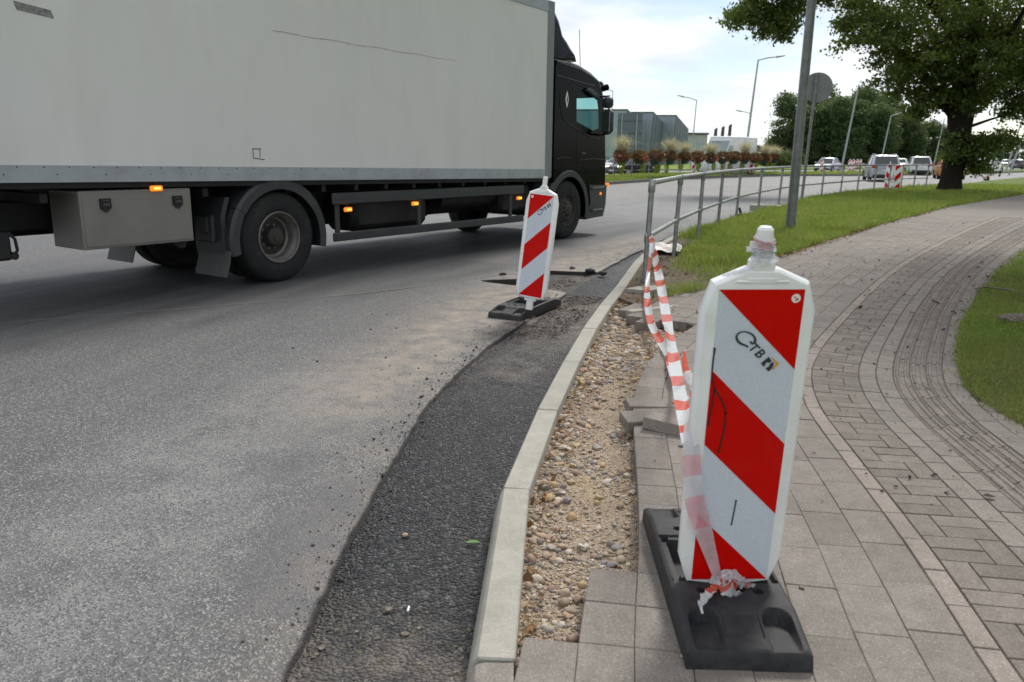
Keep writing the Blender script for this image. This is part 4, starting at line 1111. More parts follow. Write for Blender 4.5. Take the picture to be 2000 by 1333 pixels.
# ------------------------------------------------------------------ tubular railing
def railing(name, posts, h, low, r, rl, parent_label, mat, elbow=True):
    e = tag(empty(name, (posts[0][0], posts[0][1], posts[0][2])), parent_label, 'railing')
    O = Vector(posts[0][:3]); tops = []; lows = []
    for i, (x, y, z, lean) in enumerate([(p[0], p[1], p[2], p[3] if len(p) > 3 else (0, 0)) for p in posts]):
        b = Vector((x, y, z)) - Vector((O.x, O.y, O.z)); t = b + Vector((lean[0], lean[1], h)); tops.append(t); lows.append(b + (t - b) * (low / h))
        mb = MB(); mb.tube([b + Vector((0, 0, -.12)), t], r, 12)
        p = mb.build('post', mat, e, 40)
        if rl > .02:
            mb = MB(); d = (t - b).normalized()
            mb.tube([t - d * .11, t - d * .095, t - d * .03], [r * 1.02, r * 1.28, r * 1.28], 12); mb.build('clamp', mat, p, 40); mb = MB()
            if i: mb.tube([lows[-1] - d * .045, lows[-1] + d * .045], r * 1.27, 12)
            else: mb.tube([lows[-1] - d * .07, lows[-1] + d * .05], r * 1.27, 12)
            mb.build('clamp', mat, p, 40)
    for nm, pts_, rr in (('top_rail', tops, rl), ('lower_rail', lows, rl * .86)):
        mb = MB(); P_ = [Vector(q) for q in pts_]
        if nm == 'top_rail' and elbow:
            d = (P_[1] - P_[0]).normalized(); P_ = [P_[0] + Vector((0, 0, -.07)), P_[0] + Vector((0, 0, -.03)), P_[0] + d * .012 + Vector((0, 0, -.008)), P_[0] + d * .05] + P_[1:]
        mb.tube(P_, rr, 12); o = mb.build(nm, mat, e, 50)
        if rl > .02 and nm == 'top_rail':
            for i in range(1, len(tops)):
                mb = MB(); d = (tops[min(i + 1, len(tops) - 1)] - tops[i - 1]).normalized(); mb.tube([tops[i] - d * .05, tops[i] + d * .05], rr * 1.27, 12); mb.build('rail_sleeve', mat, o, 40)
            mb = MB(); d = (tops[1] - tops[0]).normalized(); mb.tube([tops[0] + Vector((0, 0, -.09)), tops[0] + Vector((0, 0, -.02)), tops[0] + d * .02 + Vector((0, 0, .002)), tops[0] + d * .07], rr * 1.3, 12)
            mb.build('rail_sleeve', mat, o, 40)
    return e
FP = [(1.48, 8.88), (2.28, 11.3), (3.12, 13.5), (3.97, 15.6), (4.98, 18), (6.25, 20.6), (7.61, 23.2), (8.99, 25.7), (10.64, 28), (12.09, 30), (13.47, 31.8), (14.73, 33.2), (15.91, 34.5), (16.97, 35.6), (18.02, 36.6), (19.03, 37.5)]
railing('railing', [(x, y, .10, (.035 + .01 * math.sin(i * 2.3), .0)) for i, (x, y) in enumerate(FP)], 1.11, .52, .031, .030, 'galvanised tube railing curving along the grass verge', M['galv'])

# lamp column and round sign seen from behind
mb = MB(); mb.tube([(0, 0, -.2), (.01, 0, 2.5), (.04, 0, 9.5)], [.092, .086, .062], 20)
e = tag(empty('lamp_post', (5.24, 15.17, .11)), 'thick weathered steel lamp post standing at the footway edge', 'lamp post')
mb.build('pole', M['galv_d'], e, 50)
mb = MB(); mb.tube([(.04, 0, 9.4), (.0, .2, 9.75), (-.6, 1.2, 9.95)], .04, 10); mb.build('arm', M['galv_d'], e, 50)
mb = MB(); mb.box((-.75, 1.5, 9.97), (.28, .6, .10), b=.03); mb.build('lamp_head', M['lamp'], e, 40)
e = tag(empty('road_sign', (9.05, 25.42, .11)), 'round road sign seen from its plain grey back on a thin pole', 'road sign')
mb = MB(); mb.tube([(0, 0, -.2), (.13, 0, 3.88)], .044, 12); mb.build('pole', M['galv_d'], e, 50)
M['signback'] = paint('sign_back_grey', (.20, .21, .215), .5, .1, 4)
mb = MB(); Mx = Matrix.Translation((.20, .06, 3.46)) @ Matrix.Rotation(R(-8), 4, 'Z') @ Matrix.Rotation(R(90), 4, 'X')
mb.lathe([(.44, .012), (.45, .0), (.45, -.01), (.435, -.004), (0, -.004)], 36, Mx); mb.build('sign_plate', M['signback'], e, 40)
for z_ in (3.62, 3.32): MB().box((.11, 0, z_), (.09, .10, .05), b=.01).build('clamp', M['galv'], e, 30)
# crumpled striped sheet lying by the railing, concrete block, dark offcut
mb = MB(); nu, nv = 14, 10; vs = []
for iu in range(nu):
    for iv in range(nv):
        u = iu / (nu - 1) - .5; v = iv / (nv - 1) - .5
        vs.append((u * .52 + .02 * math.sin(v * 9), v * .75, .045 + .05 * math.exp(-((u * 2.2) ** 2 + (v * 2) ** 2)) + .018 * math.sin(u * 13 + v * 7) + .012 * math.sin(v * 19) + (.08 * max(0, v - .38) * 4)))
for iu in range(nu - 1):
    for iv in range(nv - 1):
        mb.f.append((iu * nv + iv, iu * nv + iv + 1, (iu + 1) * nv + iv + 1, (iu + 1) * nv + iv)); mb.m.append(1 if iv % 4 == 2 else 0)
mb.v = vs
M['sack_r'] = paint('faded_red_sheet', (.62, .30, .27), .5, .15, 12); M['sack_w'] = paint('dirty_white_sheet', (.62, .60, .57), .5, .1, 12, dirt=(.35, .32, .28))
o = mb.build('striped_sheet', [M['sack_w'], M['sack_r']], None, 60, (2.22, 11.75, .105)); o.rotation_euler = (0, 0, -.25)
tag(o, 'crumpled white plastic sheet with faded red stripes lying by the railing', 'plastic sheet')
mb = MB(); mb.box((0, 0, .06), (.75, .42, .16), b=.015); o = mb.build('concrete_block', M['kerb'], None, 30, (6.75, 21.6, .10)); o.rotation_euler = (0, 0, -.5)
tag(o, 'squat pale concrete block in the grass under the railing', 'concrete block')
mb = MB(); mb.box((0, 0, .05), (.30, .16, .10), b=.02); mb.tube([(0, 0, .05), (-.06, .03, .24)], .03, 8); o = mb.build('metal_offcut', M['crumb'], None, 40, (5.25, 18.5, .11)); tag(o, 'dark offcut poking up from the verge grass', 'offcut')

# ================================================================== box truck
M['box'] = None
g = G('box_side_paint')
f1 = g.noise(1.2, 5, .6, g.obj(), (1, 1, .35)); f2 = g.noise(2.2, 5, .6, g.obj(), (1.2, 1, .4))
col = g.mix(g.ramp(f1, .3, .7), (.63, .63, .615), (.68, .675, .655))
col = g.mix(g.ramp(f2, .50, .8, 0, .3), col, (.50, .475, .43))
col = g.mix(g.ramp(g.noise(40, 3, vec=g.obj()), .66, .78, 0, .25), col, (.40, .37, .33))
M['box'] = g.out(col, g.ramp(f2, .3, .7, .30, .42), 0, .5)
M['alu'] = paint('grey_aluminium_trim', (.36, .39, .42), .45, .1, 4, .35, .5, dirt=(.24, .24, .235))
M['alu_g'] = paint('greenish_grey_trim', (.20, .225, .225), .5, .1, 4, .1, .5)
M['blackp'] = paint('black_cab_paint', (.003, .003, .0035), .16, .2, 3, 0, .05)
M['blackm'] = paint('black_chassis', (.010, .010, .011), .6, .3, 6, 0, .4, dirt=(.028, .025, .022))
M['greyp'] = paint('dark_grey_plastic', (.030, .033, .037), .48, .2, 6, 0, .5, dirt=(.06, .056, .05))
M['flapm'] = paint('grey_rubber_flap', (.075, .078, .08), .6, .15, 8, 0, .4, dirt=(.10, .095, .085))
M['toolbox'] = paint('taupe_steel', (.20, .19, .175), .42, .07, 3, .1, .5, dirt=(.155, .145, .13))
M['rim'] = paint('steel_rim', (.17, .165, .15), .5, .2, 9, .35, .5, dirt=(.07, .06, .05))
M['rim_d'] = paint('dirty_hub', (.045, .042, .038), .7, .3, 14, .1, .4)
g = G('teal_glass'); g.out((.02, .05, .05), .05, 0, .6)
tr = g.n('BsdfTransparent'); tr.inputs['Color'].default_value = (.60, .86, .86, 1); mxs = g.n('MixShader'); mxs.inputs[0].default_value = .82
oo = [x for x in g.t.nodes if x.type == 'OUTPUT_MATERIAL'][0]; g.l(g.b.outputs[0], mxs.inputs[1]); g.l(tr.outputs[0], mxs.inputs[2]); g.l(mxs.outputs[0], oo.inputs['Surface']); M['glass_t'] = g.m
g = G('amber_lamp'); g.out((.75, .18, .01), .25); g.b.inputs['Emission Color'].default_value = (1, .28, .02, 1); g.b.inputs['Emission Strength'].default_value = .55; M['amber'] = g.m
g = G('amber_core'); g.out((.9, .4, .05), .25); g.b.inputs['Emission Color'].default_value = (1, .55, .08, 1); g.b.inputs['Emission Strength'].default_value = 2.2; M['amber_c'] = g.m

truck = tag(empty('box_truck', (TA[0], TA[1], 0), math.atan2(TU[1], TU[0])), 'white box truck with black cab turning along the road', 'truck')
zs = lambda x: -.0129 * (x - 1.4)
X0, X1 = -3.9, 5.82
def band(x0, x1, z0, z1, y0, y1): 
    return MB().prism([(x0, z0 + zs(x0)), (x1, z0 + zs(x1)), (x1, z1 + zs(x1)), (x0, z1 + zs(x0))], y0, y1)
cargo = band(X0, X1, 1.17, 3.98, 0, 2.5).build('cargo_box', M['box'], truck, 20)
rail = band(X0, X1 - .02, 1.155, 1.305, -.010, .06).build('bottom_rail', M['alu'], truck, 20)
mb = MB()
for k in range(44):
    for (dx_, z_) in ((0, 1.288), (.11, 1.225)):
        x = X0 + .05 + k * .222 + dx_
        if z_ < 1.25 and k % 2: continue
        mb.lathe([(.0075, 0), (.005, .004), (0, .005)], 6, Matrix.Translation((x, -.010, z_ + zs(x))) @ Matrix.Rotation(R(90), 4, 'X'))
tag(mb.build('rivet_row', M['greyp'], rail, 0), kind='stuff')
band(X1 - .17, X1 + .012, 1.17, 3.99, -.014, .10).build('corner_post', M['alu_g'], truck, 20)
band(X0, X1 - .171, 3.82, 3.985, -.011, .10).build('top_rail', M['alu'], truck, 20)
band(X0, X1 + .01, 1.10, 1.168, .03, 2.47).build('floor_frame', M['blackm'], truck, 20)
# marks on the side
mb = MB(); prev = None
for k in range(40):
    x = .05 + k * .082; z_ = 2.785 - .012 * k / 40 + .006 * math.sin(k * .7); h_ = .004 + .0035 * math.sin(k * 1.9) ** 2 * (1 - k / 46)
    if prev: mb.add([(prev[0], -.0016, prev[1] - prev[2]), (x, -.0016, z_ - h_), (x, -.0016, z_ + h_), (prev[0], -.0016, prev[1] + prev[2])], [(0, 1, 2, 3)])
    prev = (x, z_, h_)
M['scuff'] = paint('scuff_brown', (.40, .375, .34), .7, .3, 20); mb.build('scratch', M['scuff'], cargo, 0)
mb = MB(); mb.prism([(-2.60, 2.70), (-2.30, 2.665), (-2.28, 2.60), (-2.58, 2.63)], -.003, 0.0)
M['stick'] = paint('faded_sticker', (.20, .205, .20), .6, .5, 22); mb.build('faded_sticker', M['stick'], cargo, 0)
mb = MB()
for (a_, b_) in (((-.30, 1.52), (-.18, 1.52)), ((-.29, 1.52), (-.29, 1.42)), ((-.20, 1.52), (-.20, 1.43)), ((-.29, 1.42), (-.14, 1.405))):
    p, r = Vector(a_), Vector(b_); d = (r - p).normalized(); nn = Vector((-d.y, d.x)) * .005; mb.add([(v.x, -.0016, v.y) for v in (p - nn, r - nn, r + nn, p + nn)], [(0, 1, 2, 3)])
mb.build('torn_mark', M['ink'], cargo, 0)
# chassis
mb = MB()
for y_ in (.80, 1.62): mb.box((1.6, y_ + .04, .86), (10.6, .08, .28), b=.01)
for x in (-3.2, -1.6, .05, 1.5, 3.2, 4.8): mb.box((x, 1.25, .86), (.12, .82, .2), b=.01)
for x in np.arange(-3.6, 5.6, .55): mb.box((x, 1.25, 1.06), (.07, 2.3, .09), b=.005)
mb.build('chassis', M['blackm'], truck, 30)
mb = MB(); mb.tube([(.05, .2, .52), (.05, 2.3, .52)], .09, 12); mb.lathe([(0, -.2), (.12, -.2), (.2, -.1), (.2, .1), (.12, .2), (0, .2)], 16, Matrix.Translation((.05, 1.25, .52)) @ Matrix.Rotation(R(90), 4, 'X')); mb.build('axle', M['blackm'], truck, 40); MB().tube([(6.49, .2, .50), (6.49, 2.3, .50)], .07, 10).build('axle', M['blackm'], truck, 40)
mb = MB(); mb.box((2.15, .52, .72), (1.5, .6, .5), b=.09); mb.build('fuel_tank', M['blackm'], truck, 40)
MB().tube([(3.3, .45, .80), (4.7, .45, .80)], .14, 14).build('air_tank', M['blackm'], truck, 40); MB().tube([(3.3, .75, .68), (4.2, .75, .68)], .12, 14).build('air_tank', M['blackm'], truck, 40)
mb = MB(); mb.box((4.9, .45, .78), (.5, .5, .46), b=.05); mb.build('battery_box', M['blackm'], truck, 40)
MB().box((2.9, 2.1, .70), (3.9, .55, .58), b=.08).build('far_side_light_block', M['blackm'], truck, 40)  # box added to block light coming under from the far side
for z_ in (.93, .455): MB().box((2.97, 2.455, z_), (4.2, .045, .13), b=.014).build('far_guard_rail', M['greyp'], truck, 30)
MB().box((5.35, 1.25, .78), (.7, 1.9, .5), b=.08).build('gearbox_cover', M['blackm'], truck, 40)
MB().box((-1.7, 2.1, .82), (1.3, .6, .5), b=.03).build('far_side_toolbox', M['blackm'], truck, 40)
# side guard
for z0_, z1_, n_ in ((.855, 1.0, 'guard_rail'), (.40, .51, 'guard_rail')):
    mb = MB(); mb.box((2.97, .045, (z0_ + z1_) / 2), (4.2, .045, z1_ - z0_), b=.014); mb.box((2.97, .021, (z0_ + z1_) / 2), (4.16, .008, .012)); mb.build(n_, M['greyp'], truck, 30)
for x in (.98, 2.52, 4.75):
    mb = MB(); mb.box((x, .085, .68), (.075, .035, .56), b=.008); mb.build('guard_post', M['greyp'], truck, 30)
for (x, z_) in ((1.12, .79), (2.38, .81), (4.93, .79), (-1.47, 1.125)):
    y_ = .03 if x > 0 else -.002
    mb = MB(); mb.box((x, y_, z_), (.13, .04, .055), b=.012); o = mb.build('side_marker_lamp', M['amber'], truck, 40)
    MB().box((x, y_ - .021, z_), (.07, .006, .014)).build('lit_strip', M['amber_c'], o, 0)
    mb = MB(); mb.box((x, y_ + .03, z_ + .035), (.03, .03, .06)); mb.build('lamp_bracket', M['blackm'], o, 0)
# toolbox with latches
mb = MB(); mb.box((-1.65, .31, .845), (1.15, .56, .545), b=.008); tb = mb.build('toolbox', M['toolbox'], truck, 25)
mb = MB(); mb.box((-1.65, .0275, .845), (1.10, .012, .50), b=.005); tl_ = mb.build('toolbox_lid', M['toolbox'], truck, 25)
for x in (-1.99, -1.24):
    mb = MB(); mb.prism([(x - .052, 1.045), (x + .052, 1.045), (x + .052, .955), (x, .915), (x - .052, .955)], .0, .024); la = mb.build('latch', M['blackm'], tl_, 20)
    mb = MB(); mb.box((x, -.004, .985), (.07, .012, .03), b=.004); mb.box((x, -.004, 1.025), (.06, .01, .012), b=.003); mb.build('latch_grip', M['greyp'], la, 20)
mb = MB(); mb.box((-1.95, .4, 1.10), (.06, .5, .06)); mb.box((-1.35, .4, 1.10), (.06, .5, .06)); mb.prism([(-1.3, .58), (-1.1, .58), (-1.14, .50), (-1.2, .50)], .1, .3); mb.build('toolbox_bracket', M['blackm'], truck, 0)
# underrun bar at the tail
mb = MB(); mb.box((-3.0, 1.25, .50), (.10, 2.3, .13), b=.02); mb.box((-3.0, .8, .72), (.08, .08, .4)); mb.box((-3.0, 1.7, .72), (.08, .08, .4)); mb.build('underrun_bar', M['blackm'], truck, 30)
mb = MB(); mb.box((-2.90, .14, .66), (.16, .10, .25), b=.02); mb.tube([(-2.83, .12, .78), (-2.78, .11, .72), (-2.77, .11, .62), (-2.80, .12, .57)], .014, 8); mb.tube([(-2.8, .1, .57), (-2.8, .16, .57)], .035, 12); mb.build('tail_lamp_bracket', M['blackm'], truck, 40)

# wheels
def wheel(x, y, side, front, r=.525, wd=.30):
    """side -1: faces the near side"""
    Mx = Matrix.Translation((x, y, r - .005)) @ Matrix.Rotation(R(90 if side < 0 else -90), 4, 'X')
    mb = MB(); mb.lathe([(.295, -wd + .02), (.38, -wd), (.46, -wd), (.505, -wd + .03), (r, -wd + .055), (r, -wd + .14), (r - .012, -wd + .145), (r - .012, -wd + .158), (r, -wd + .163), (r, -.055), (.512, -.028), (.485, -.006), (.45, .002), (.40, .006), (.35, .003), (.315, -.006), (.295, -.016)], 56, Mx, cap=False)
    t = mb.build('wheel', M['tyre'], truck, 35)
    mb = MB()
    if front:
        mb.lathe([(.296, -.03), (.298, -.002), (.287, .002), (.276, -.012), (.262, -.05), (.235, -.062), (.20, -.05), (.165, -.02), (.15, -.015), (.125, -.013), (.12, .02), (.105, .035), (.07, .05), (.03, .055), (0, .055)], 40, Mx, cap=False)
        ri = mb.build('rim', M['rim_d'], t, 35)
        mb = MB()
        for k in range(10):
            a = k * .6283; mb.lathe([(.016, -.02), (.016, .012), (.010, .018), (0, .018)], 8, Mx @ Matrix.Translation((.138 * math.cos(a), .138 * math.sin(a), -.004)))
        tag(mb.build('wheel_nuts', M['rim'], t, 30), kind='stuff')
    else:
        mb.lathe([(.296, -.05), (.299, -.004), (.291, .004), (.280, .0), (.275, -.02), (.268, -.045), (.252, -.06), (.246, -.11), (.238, -.15), (.215, -.165)], 48, Mx, cap=False); mb.build('rim', M['rim'], t, 40)
        mb = MB(); mb.lathe([(.24, -.19), (.225, -.172), (.19, -.168), (.15, -.17), (.125, -.165), (.115, -.12), (.11, -.07), (.09, -.05), (.055, -.045), (.05, -.03), (0, -.028)], 40, Mx, cap=False); mb.build('hub', M['rim_d'], t, 35)
        mb = MB()
        for k in range(8):
            a = k * .7854 + .2; mb.lathe([(.026, 0), (0, .0005)], 12, Mx @ Matrix.Translation((.190 * math.cos(a), .190 * math.sin(a), -.1655)))
        tag(mb.build('vent_holes', M['stencil'], t, 0), kind='stuff')
        mb = MB()
        for k in range(10):
            a = k * .6283; mb.lathe([(.014, -.01), (.014, .012), (0, .016)], 8, Mx @ Matrix.Translation((.140 * math.cos(a), .140 * math.sin(a), -.168)))
        tag(mb.build('wheel_nuts', M['rim'], t, 30), kind='stuff')
for y_, sd_ in ((.045, -1), (2.455, 1)):
    wheel(.05, y_, sd_, False); wheel(6.49, y_, sd_, True)
for y_, sd_ in ((.385, -1), (2.115, 1)):
    Mx = Matrix.Translation((.05, y_, .52)) @ Matrix.Rotation(R(90 if sd_ < 0 else -90), 4, 'X'); mb = MB(); mb.lathe([(.2, -.29), (.46, -.3), (.52, -.25), (.52, -.05), (.46, 0), (.2, -.01)], 40, Mx); mb.build('inner_tyre', M['tyre'], truck, 35)
# rear mudguards, flaps
def arc_band(cx, cz, r0, r1, a0, a1, y0, y1, n=26, lip=.02):
    mb = MB(); A = np.linspace(R(a0), R(a1), n); vs = []
    for a in A:
        c_, s_ = math.cos(a), math.sin(a)
        for (r, y_) in ((r0, y0 + .004), (r1 - lip, y0), (r1, y0 + lip), (r1, y1), (r1 - .012, y1), (r1 - .012, y0 + lip + .01), (r0, y0 + .02)):
            vs.append((cx + r * c_, y_, cz + r * s_))
    k = 7; fs = [(i * k + j, i * k + (j + 1) % k, (i + 1) * k + (j + 1) % k, (i + 1) * k + j) for i in range(n - 1) for j in range(k)] + [tuple(range(k)), tuple(range((n - 1) * k, n * k))]
    return mb.add(vs, fs)
for y0_, y1_ in ((.0, .66), (2.5, 1.84)):
    o = arc_band(.05, .50, .575, .70, 33, 147, y0_, y1_, lip=.03 if y0_ < 1 else -.03).build('mudguard', M['greyp'], truck, 30)
    arc_band(.05, .50, .580, .697, -12, 32.6, y0_ + .002, y1_, 12, .03 if y0_ < 1 else -.03).build('mudguard_end', M['greyp'], o, 30)
    arc_band(.05, .50, .580, .697, 147.4, 192, y0_ + .002, y1_, 12, .03 if y0_ < 1 else -.03).build('mudguard_end', M['greyp'], o, 30)
    mb = MB(); s_ = 1 if y0_ < 1 else -1
    mb.prism([(-.640, .42), (-.66, .30), (-.715, .14), (-.725, .14), (-.672, .30), (-.652, .42)], y0_ + s_ * .02, y0_ + s_ * .60); mb.build('mud_flap', M['flapm'], truck, 30)
    mb = MB(); mb.prism([(-.64, .41), (-.63, .80), (-.56, 1.0), (-.62, 1.0), (-.69, .80), (-.68, .41)], y0_ + s_ * .10, y0_ + s_ * .60); mb.box((-.70, y0_ + s_ * .36, .66), (.05, .30, .30), b=.015); mb.box((-.73, y0_ + s_ * .36, .70), (.03, .16, .18), b=.01); mb.build('mudguard_back', M['greyp'], truck, 30)

# ------------------------------------------------------------------ cab
prof = [(5.95, 1.02, 0, 0), (5.95, 2.95, 0, -.02), (6.0, 3.12, 0, -.10), (6.80, 3.08, 0, -.12), (7.25, 2.99, -.03, -.12), (7.55, 2.88, -.08, -.10), (7.70, 2.72, -.12, -.07), (7.78, 2.55, -.14, -.02), (7.90, 1.95, -.15, 0), (7.95, 1.40, -.15, 0), (7.98, .95, -.15, 0), (7.97, .58, -.16, 0), (7.86, .33, -.15, .02), (7.12, .31, 0, 0)]
prof += [(6.49 + .66 * math.cos(R(a)), .51 + .66 * math.sin(R(a)), 0, 0) for a in (10, 35, 60, 90, 120)]
st_ = [(.02, 1), (.045, .62), (.10, .25), (.19, .04), (.25, 0), (2.25, 0), (2.31, .04), (2.40, .25), (2.455, .62), (2.48, 1)]
n = len(prof); mb = MB(); vs = []
for (y_, k) in st_: vs += [(x + a * k, y_, z + b * k) for x, z, a, b in prof]
fs = []
for r in range(len(st_) - 1):
    for j in range(n):
        if j == 7 and 3 <= r <= 5: continue
        fs.append((r * n + j, r * n + (j + 1) % n, (r + 1) * n + (j + 1) % n, (r + 1) * n + j))
mb.add(vs, fs)
WIN = [(6.66, 2.66), (7.05, 2.665), (7.36, 2.58), (7.46, 2.30), (7.50, 1.98), (7.30, 1.93), (6.69, 2.07)]
for (y_, fl) in ((.02, 1), (2.48, -1)):
    bm = bmesh.new(); o_ = [bm.verts.new((x + a, y_, z + b)) for x, z, a, b in prof]; i_ = [bm.verts.new((x, y_, z)) for x, z in WIN]
    es = [bm.edges.new((q[k], q[(k + 1) % len(q)])) for q in (o_, i_) for k in range(len(q))]
    bmesh.ops.triangle_fill(bm, edges=es, use_beauty=True); bm.verts.index_update()
    mb.add([tuple(v.co) for v in bm.verts], [tuple(v.index for v in f.verts) for f in bm.faces]); bm.free()
cab = mb.build('cab', M['blackp'], truck, 32)
for y_ in (.028, 2.472): MB().add([(x, y_, z) for x, z in WIN], [tuple(range(len(WIN)))]).build('side_window', M['glass_t'], cab, 0, recalc=False)
x7, z7, a7, b7 = prof[7]; x8, z8, a8, b8 = prof[8]
MB().add([(x7, .19, z7), (x8, .19, z8), (x8, 2.31, z8), (x7, 2.31, z7)], [(0, 1, 2, 3)]).build('windscreen', M['glass_t'], cab, 0, recalc=False)
mb = MB(); mb.box((6.9, 1.25, 1.25), (1.7, 2.2, .12)); mb.box((7.62, 1.25, 1.75), (.34, 2.1, .32), b=.06); mb.build('cab_floor', M['blackm'], cab, 0)
for y_ in (.65, 1.85):
    mb = MB(); mb.box((6.55, y_, 1.62), (.5, .5, .16), b=.05); mb.box((6.28, y_, 2.0), (.14, .5, .8), b=.05); mb.build('seat', M['greyp'], cab, 40)
mb = MB()   # wind fairing on the roof
fair = [(5.92, 3.10), (5.92, 3.96), (6.04, 3.93), (6.24, 3.74), (6.37, 3.52), (6.50, 3.45), (6.65, 3.34), (6.80, 3.20), (6.86, 3.10)]
sts = [(.10, .22), (.13, .10), (.20, .03), (.32, 0), (2.18, 0), (2.30, .03), (2.37, .10), (2.40, .22)]; vs = []; k = len(fair)
for (y_, q) in sts: vs += [(x - q * (x > 6) * .5, y_, z - q * .5 * (z > 3.2)) for x, z in fair]
mb.add(vs, [(r * k + j, r * k + (j + 1) % k, (r + 1) * k + (j + 1) % k, (r + 1) * k + j) for r in range(len(sts) - 1) for j in range(k)] + [tuple(range(k)), tuple(range((len(sts) - 1) * k, len(sts) * k))[::-1]])
mb.build('roof_fairing', M['blackp'], truck, 40)
mb = MB(); mb.tube([(5.97, .07, 3.05), (6.4, .06, 3.03), (6.86, .06, 2.99)], .022, 8); mb.build('roof_trim', M['greyp'], cab, 40)
mb = MB(); mb.tube([(6.12, .016, 2.60), (6.12, .016, 2.35), (6.20, .016, 2.12), (6.42, .016, 2.02), (6.75, .016, 1.93), (7.2, .016, 1.82), (7.55, .016, 1.78)], .009, 6); mb.build('window_trim', M['greyp'], cab, 40)
mb = MB(); mb.tube([(6.0, .018, 2.80), (6.6, .018, 2.76), (7.3, .018, 2.72)], .010, 6); mb.build('gutter', M['greyp'], cab, 40)
MB().add([(6.34 + x, .0165, 2.43 + z) for x, z in ((0, .145), (.055, 0), (0, -.145), (-.055, 0))], [(0, 1, 2, 3)]).build('diamond_decal', M['plastic'], cab, 0)
MB().add([(6.345 + x, .0150, 2.43 + z) for x, z in ((0, .075), (.032, 0), (0, -.075), (-.028, 0))], [(0, 1, 2, 3)]).build('decal_core', M['greyp'], cab, 0)
mb = MB(); mb.box((6.95, .012, 1.52), (.16, .02, .035), b=.008); mb.build('door_handle', M['greyp'], cab, 40)
mb = MB()
for (x0_, x1_, z_) in ((6.05, 6.55, 1.42), (6.85, 7.75, 1.40)): mb.tube([(x0_, .016, z_), ((x0_ + x1_) / 2, .013, z_ + .03), (x1_, .016, z_ + .01)], .006, 6)
mb.tube([(6.72, .0165, 1.95), (6.74, .0165, 1.45), (6.80, .0165, 1.22)], .005, 6); mb.build('door_seam', M['greyp'], cab, 40)
arc_band(6.49, .51, .60, .735, -14, 150, .0, .40, 30, .04).build('wheel_arch_trim', M['greyp'], truck, 30)
arc_band(6.49, .51, .60, .735, -14, 150, 2.5, 2.1, 30, -.04).build('wheel_arch_trim', M['greyp'], truck, 30)
mb = MB()
bp = [(7.10, .32), (7.84, .34), (7.93, .55), (7.95, .93), (7.20, .95), (7.25, .6)]
vs = []
for (y_, q) in ((.0, .13), (.03, .06), (.12, 0), (2.38, 0), (2.47, .06), (2.5, .13)): vs += [(x - q * (x > 7.5) + .03 * (x > 7.5), y_, z) for x, z in bp]
k = len(bp); mb.add(vs, [(r * k + j, r * k + (j + 1) % k, (r + 1) * k + (j + 1) % k, (r + 1) * k + j) for r in range(5) for j in range(k)] + [tuple(range(k)), tuple(range(5 * k, 6 * k))[::-1]])
bump_ = mb.build('bumper', M['greyp'], truck, 35)
mb = MB(); mb.box((7.50, -.012, .88), (.48, .03, .05), b=.01); mb.box((7.48, -.02, .47), (.40, .05, .05), b=.015); mb.build('step_edge', M['flapm'], bump_, 30)
mb = MB(); mb.box((7.62, -.006, .775), (.07, .02, .05), b=.01); mb.build('side_marker_lamp', M['amber'], bump_, 30)
mb = MB(); mb.box((7.98, .06, .93), (.06, .08, .07), b=.015); mb.build('indicator_lamp', M['amber'], bump_, 30)
mb = MB()
for k in range(5): mb.box((7.985, 1.25, 1.05 + k * .13), (.03, 1.7, .06), b=.01)
mb.build('grille', M['greyp'], cab, 30)
for y_ in (.32, 2.18): MB().box((7.99, y_, .78), (.06, .36, .22), b=.03).build('headlamp', M['plastic'], bump_, 40)
mb = MB(); mb.box((7.80, 1.25, 2.74), (.20, 2.2, .22), b=.04); mb.tube([(7.72, .12, 2.70), (7.85, .06, 2.74)], .06, 10); mb.build('sun_visor', M['blackp'], cab, 40)
for s_, y0_ in ((1, -.20), (-1, 2.70)):
    mb = MB(); mb.box((7.42, y0_, 2.43), (.16, .20, .20), b=.05); mo = mb.build('mirror', M['greyp'], truck, 45)
    mb = MB(); mb.box((7.44, y0_, 2.09), (.16, .22, .44), b=.06); mb.build('mirror_lower', M['greyp'], mo, 45)
    g2 = MB(); g2.box((7.357, y0_, 2.43), (.004, .15, .14)); g2.box((7.357, y0_, 2.09), (.004, .16, .36)); 
    M.setdefault('mirrorglass', paint('mirror_glass', (.45, .62, .62), .04, .02, 3, 1.0)); g2.build('mirror_glass', M['mirrorglass'], mo, 0)
    mb = MB(); mb.tube([(7.5, y0_ + s_ * .25, 2.55), (7.46, y0_, 2.54)], .02, 8); mb.tube([(7.5, y0_ + s_ * .25, 1.86), (7.46, y0_, 1.88)], .02, 8); mb.tube([(7.46, y0_, 1.86), (7.46, y0_, 2.56)], .016, 8); mb.build('mirror_arm', M['blackm'], mo, 40)
mb = MB(); mb.prism([(6.95, 2.62), (7.38, 2.48), (7.42, 2.52), (7.30, 2.60), (7.05, 2.67)], -.05, .02); mb.build('rain_deflector', M['greyp'], cab, 30)
mb = MB(); mb.tube([(7.60, .5, 2.90), (7.50, .5, 3.75)], .007, 6); mb.build('aerial', M['blackm'], cab, 40)
mb = MB(); mb.tube([(5.90, .12, 2.55), (5.89, .13, 2.9), (5.90, .12, 3.05)], .02, 8); mb.build('rear_grab_rail', M['plastic'], cab, 40)

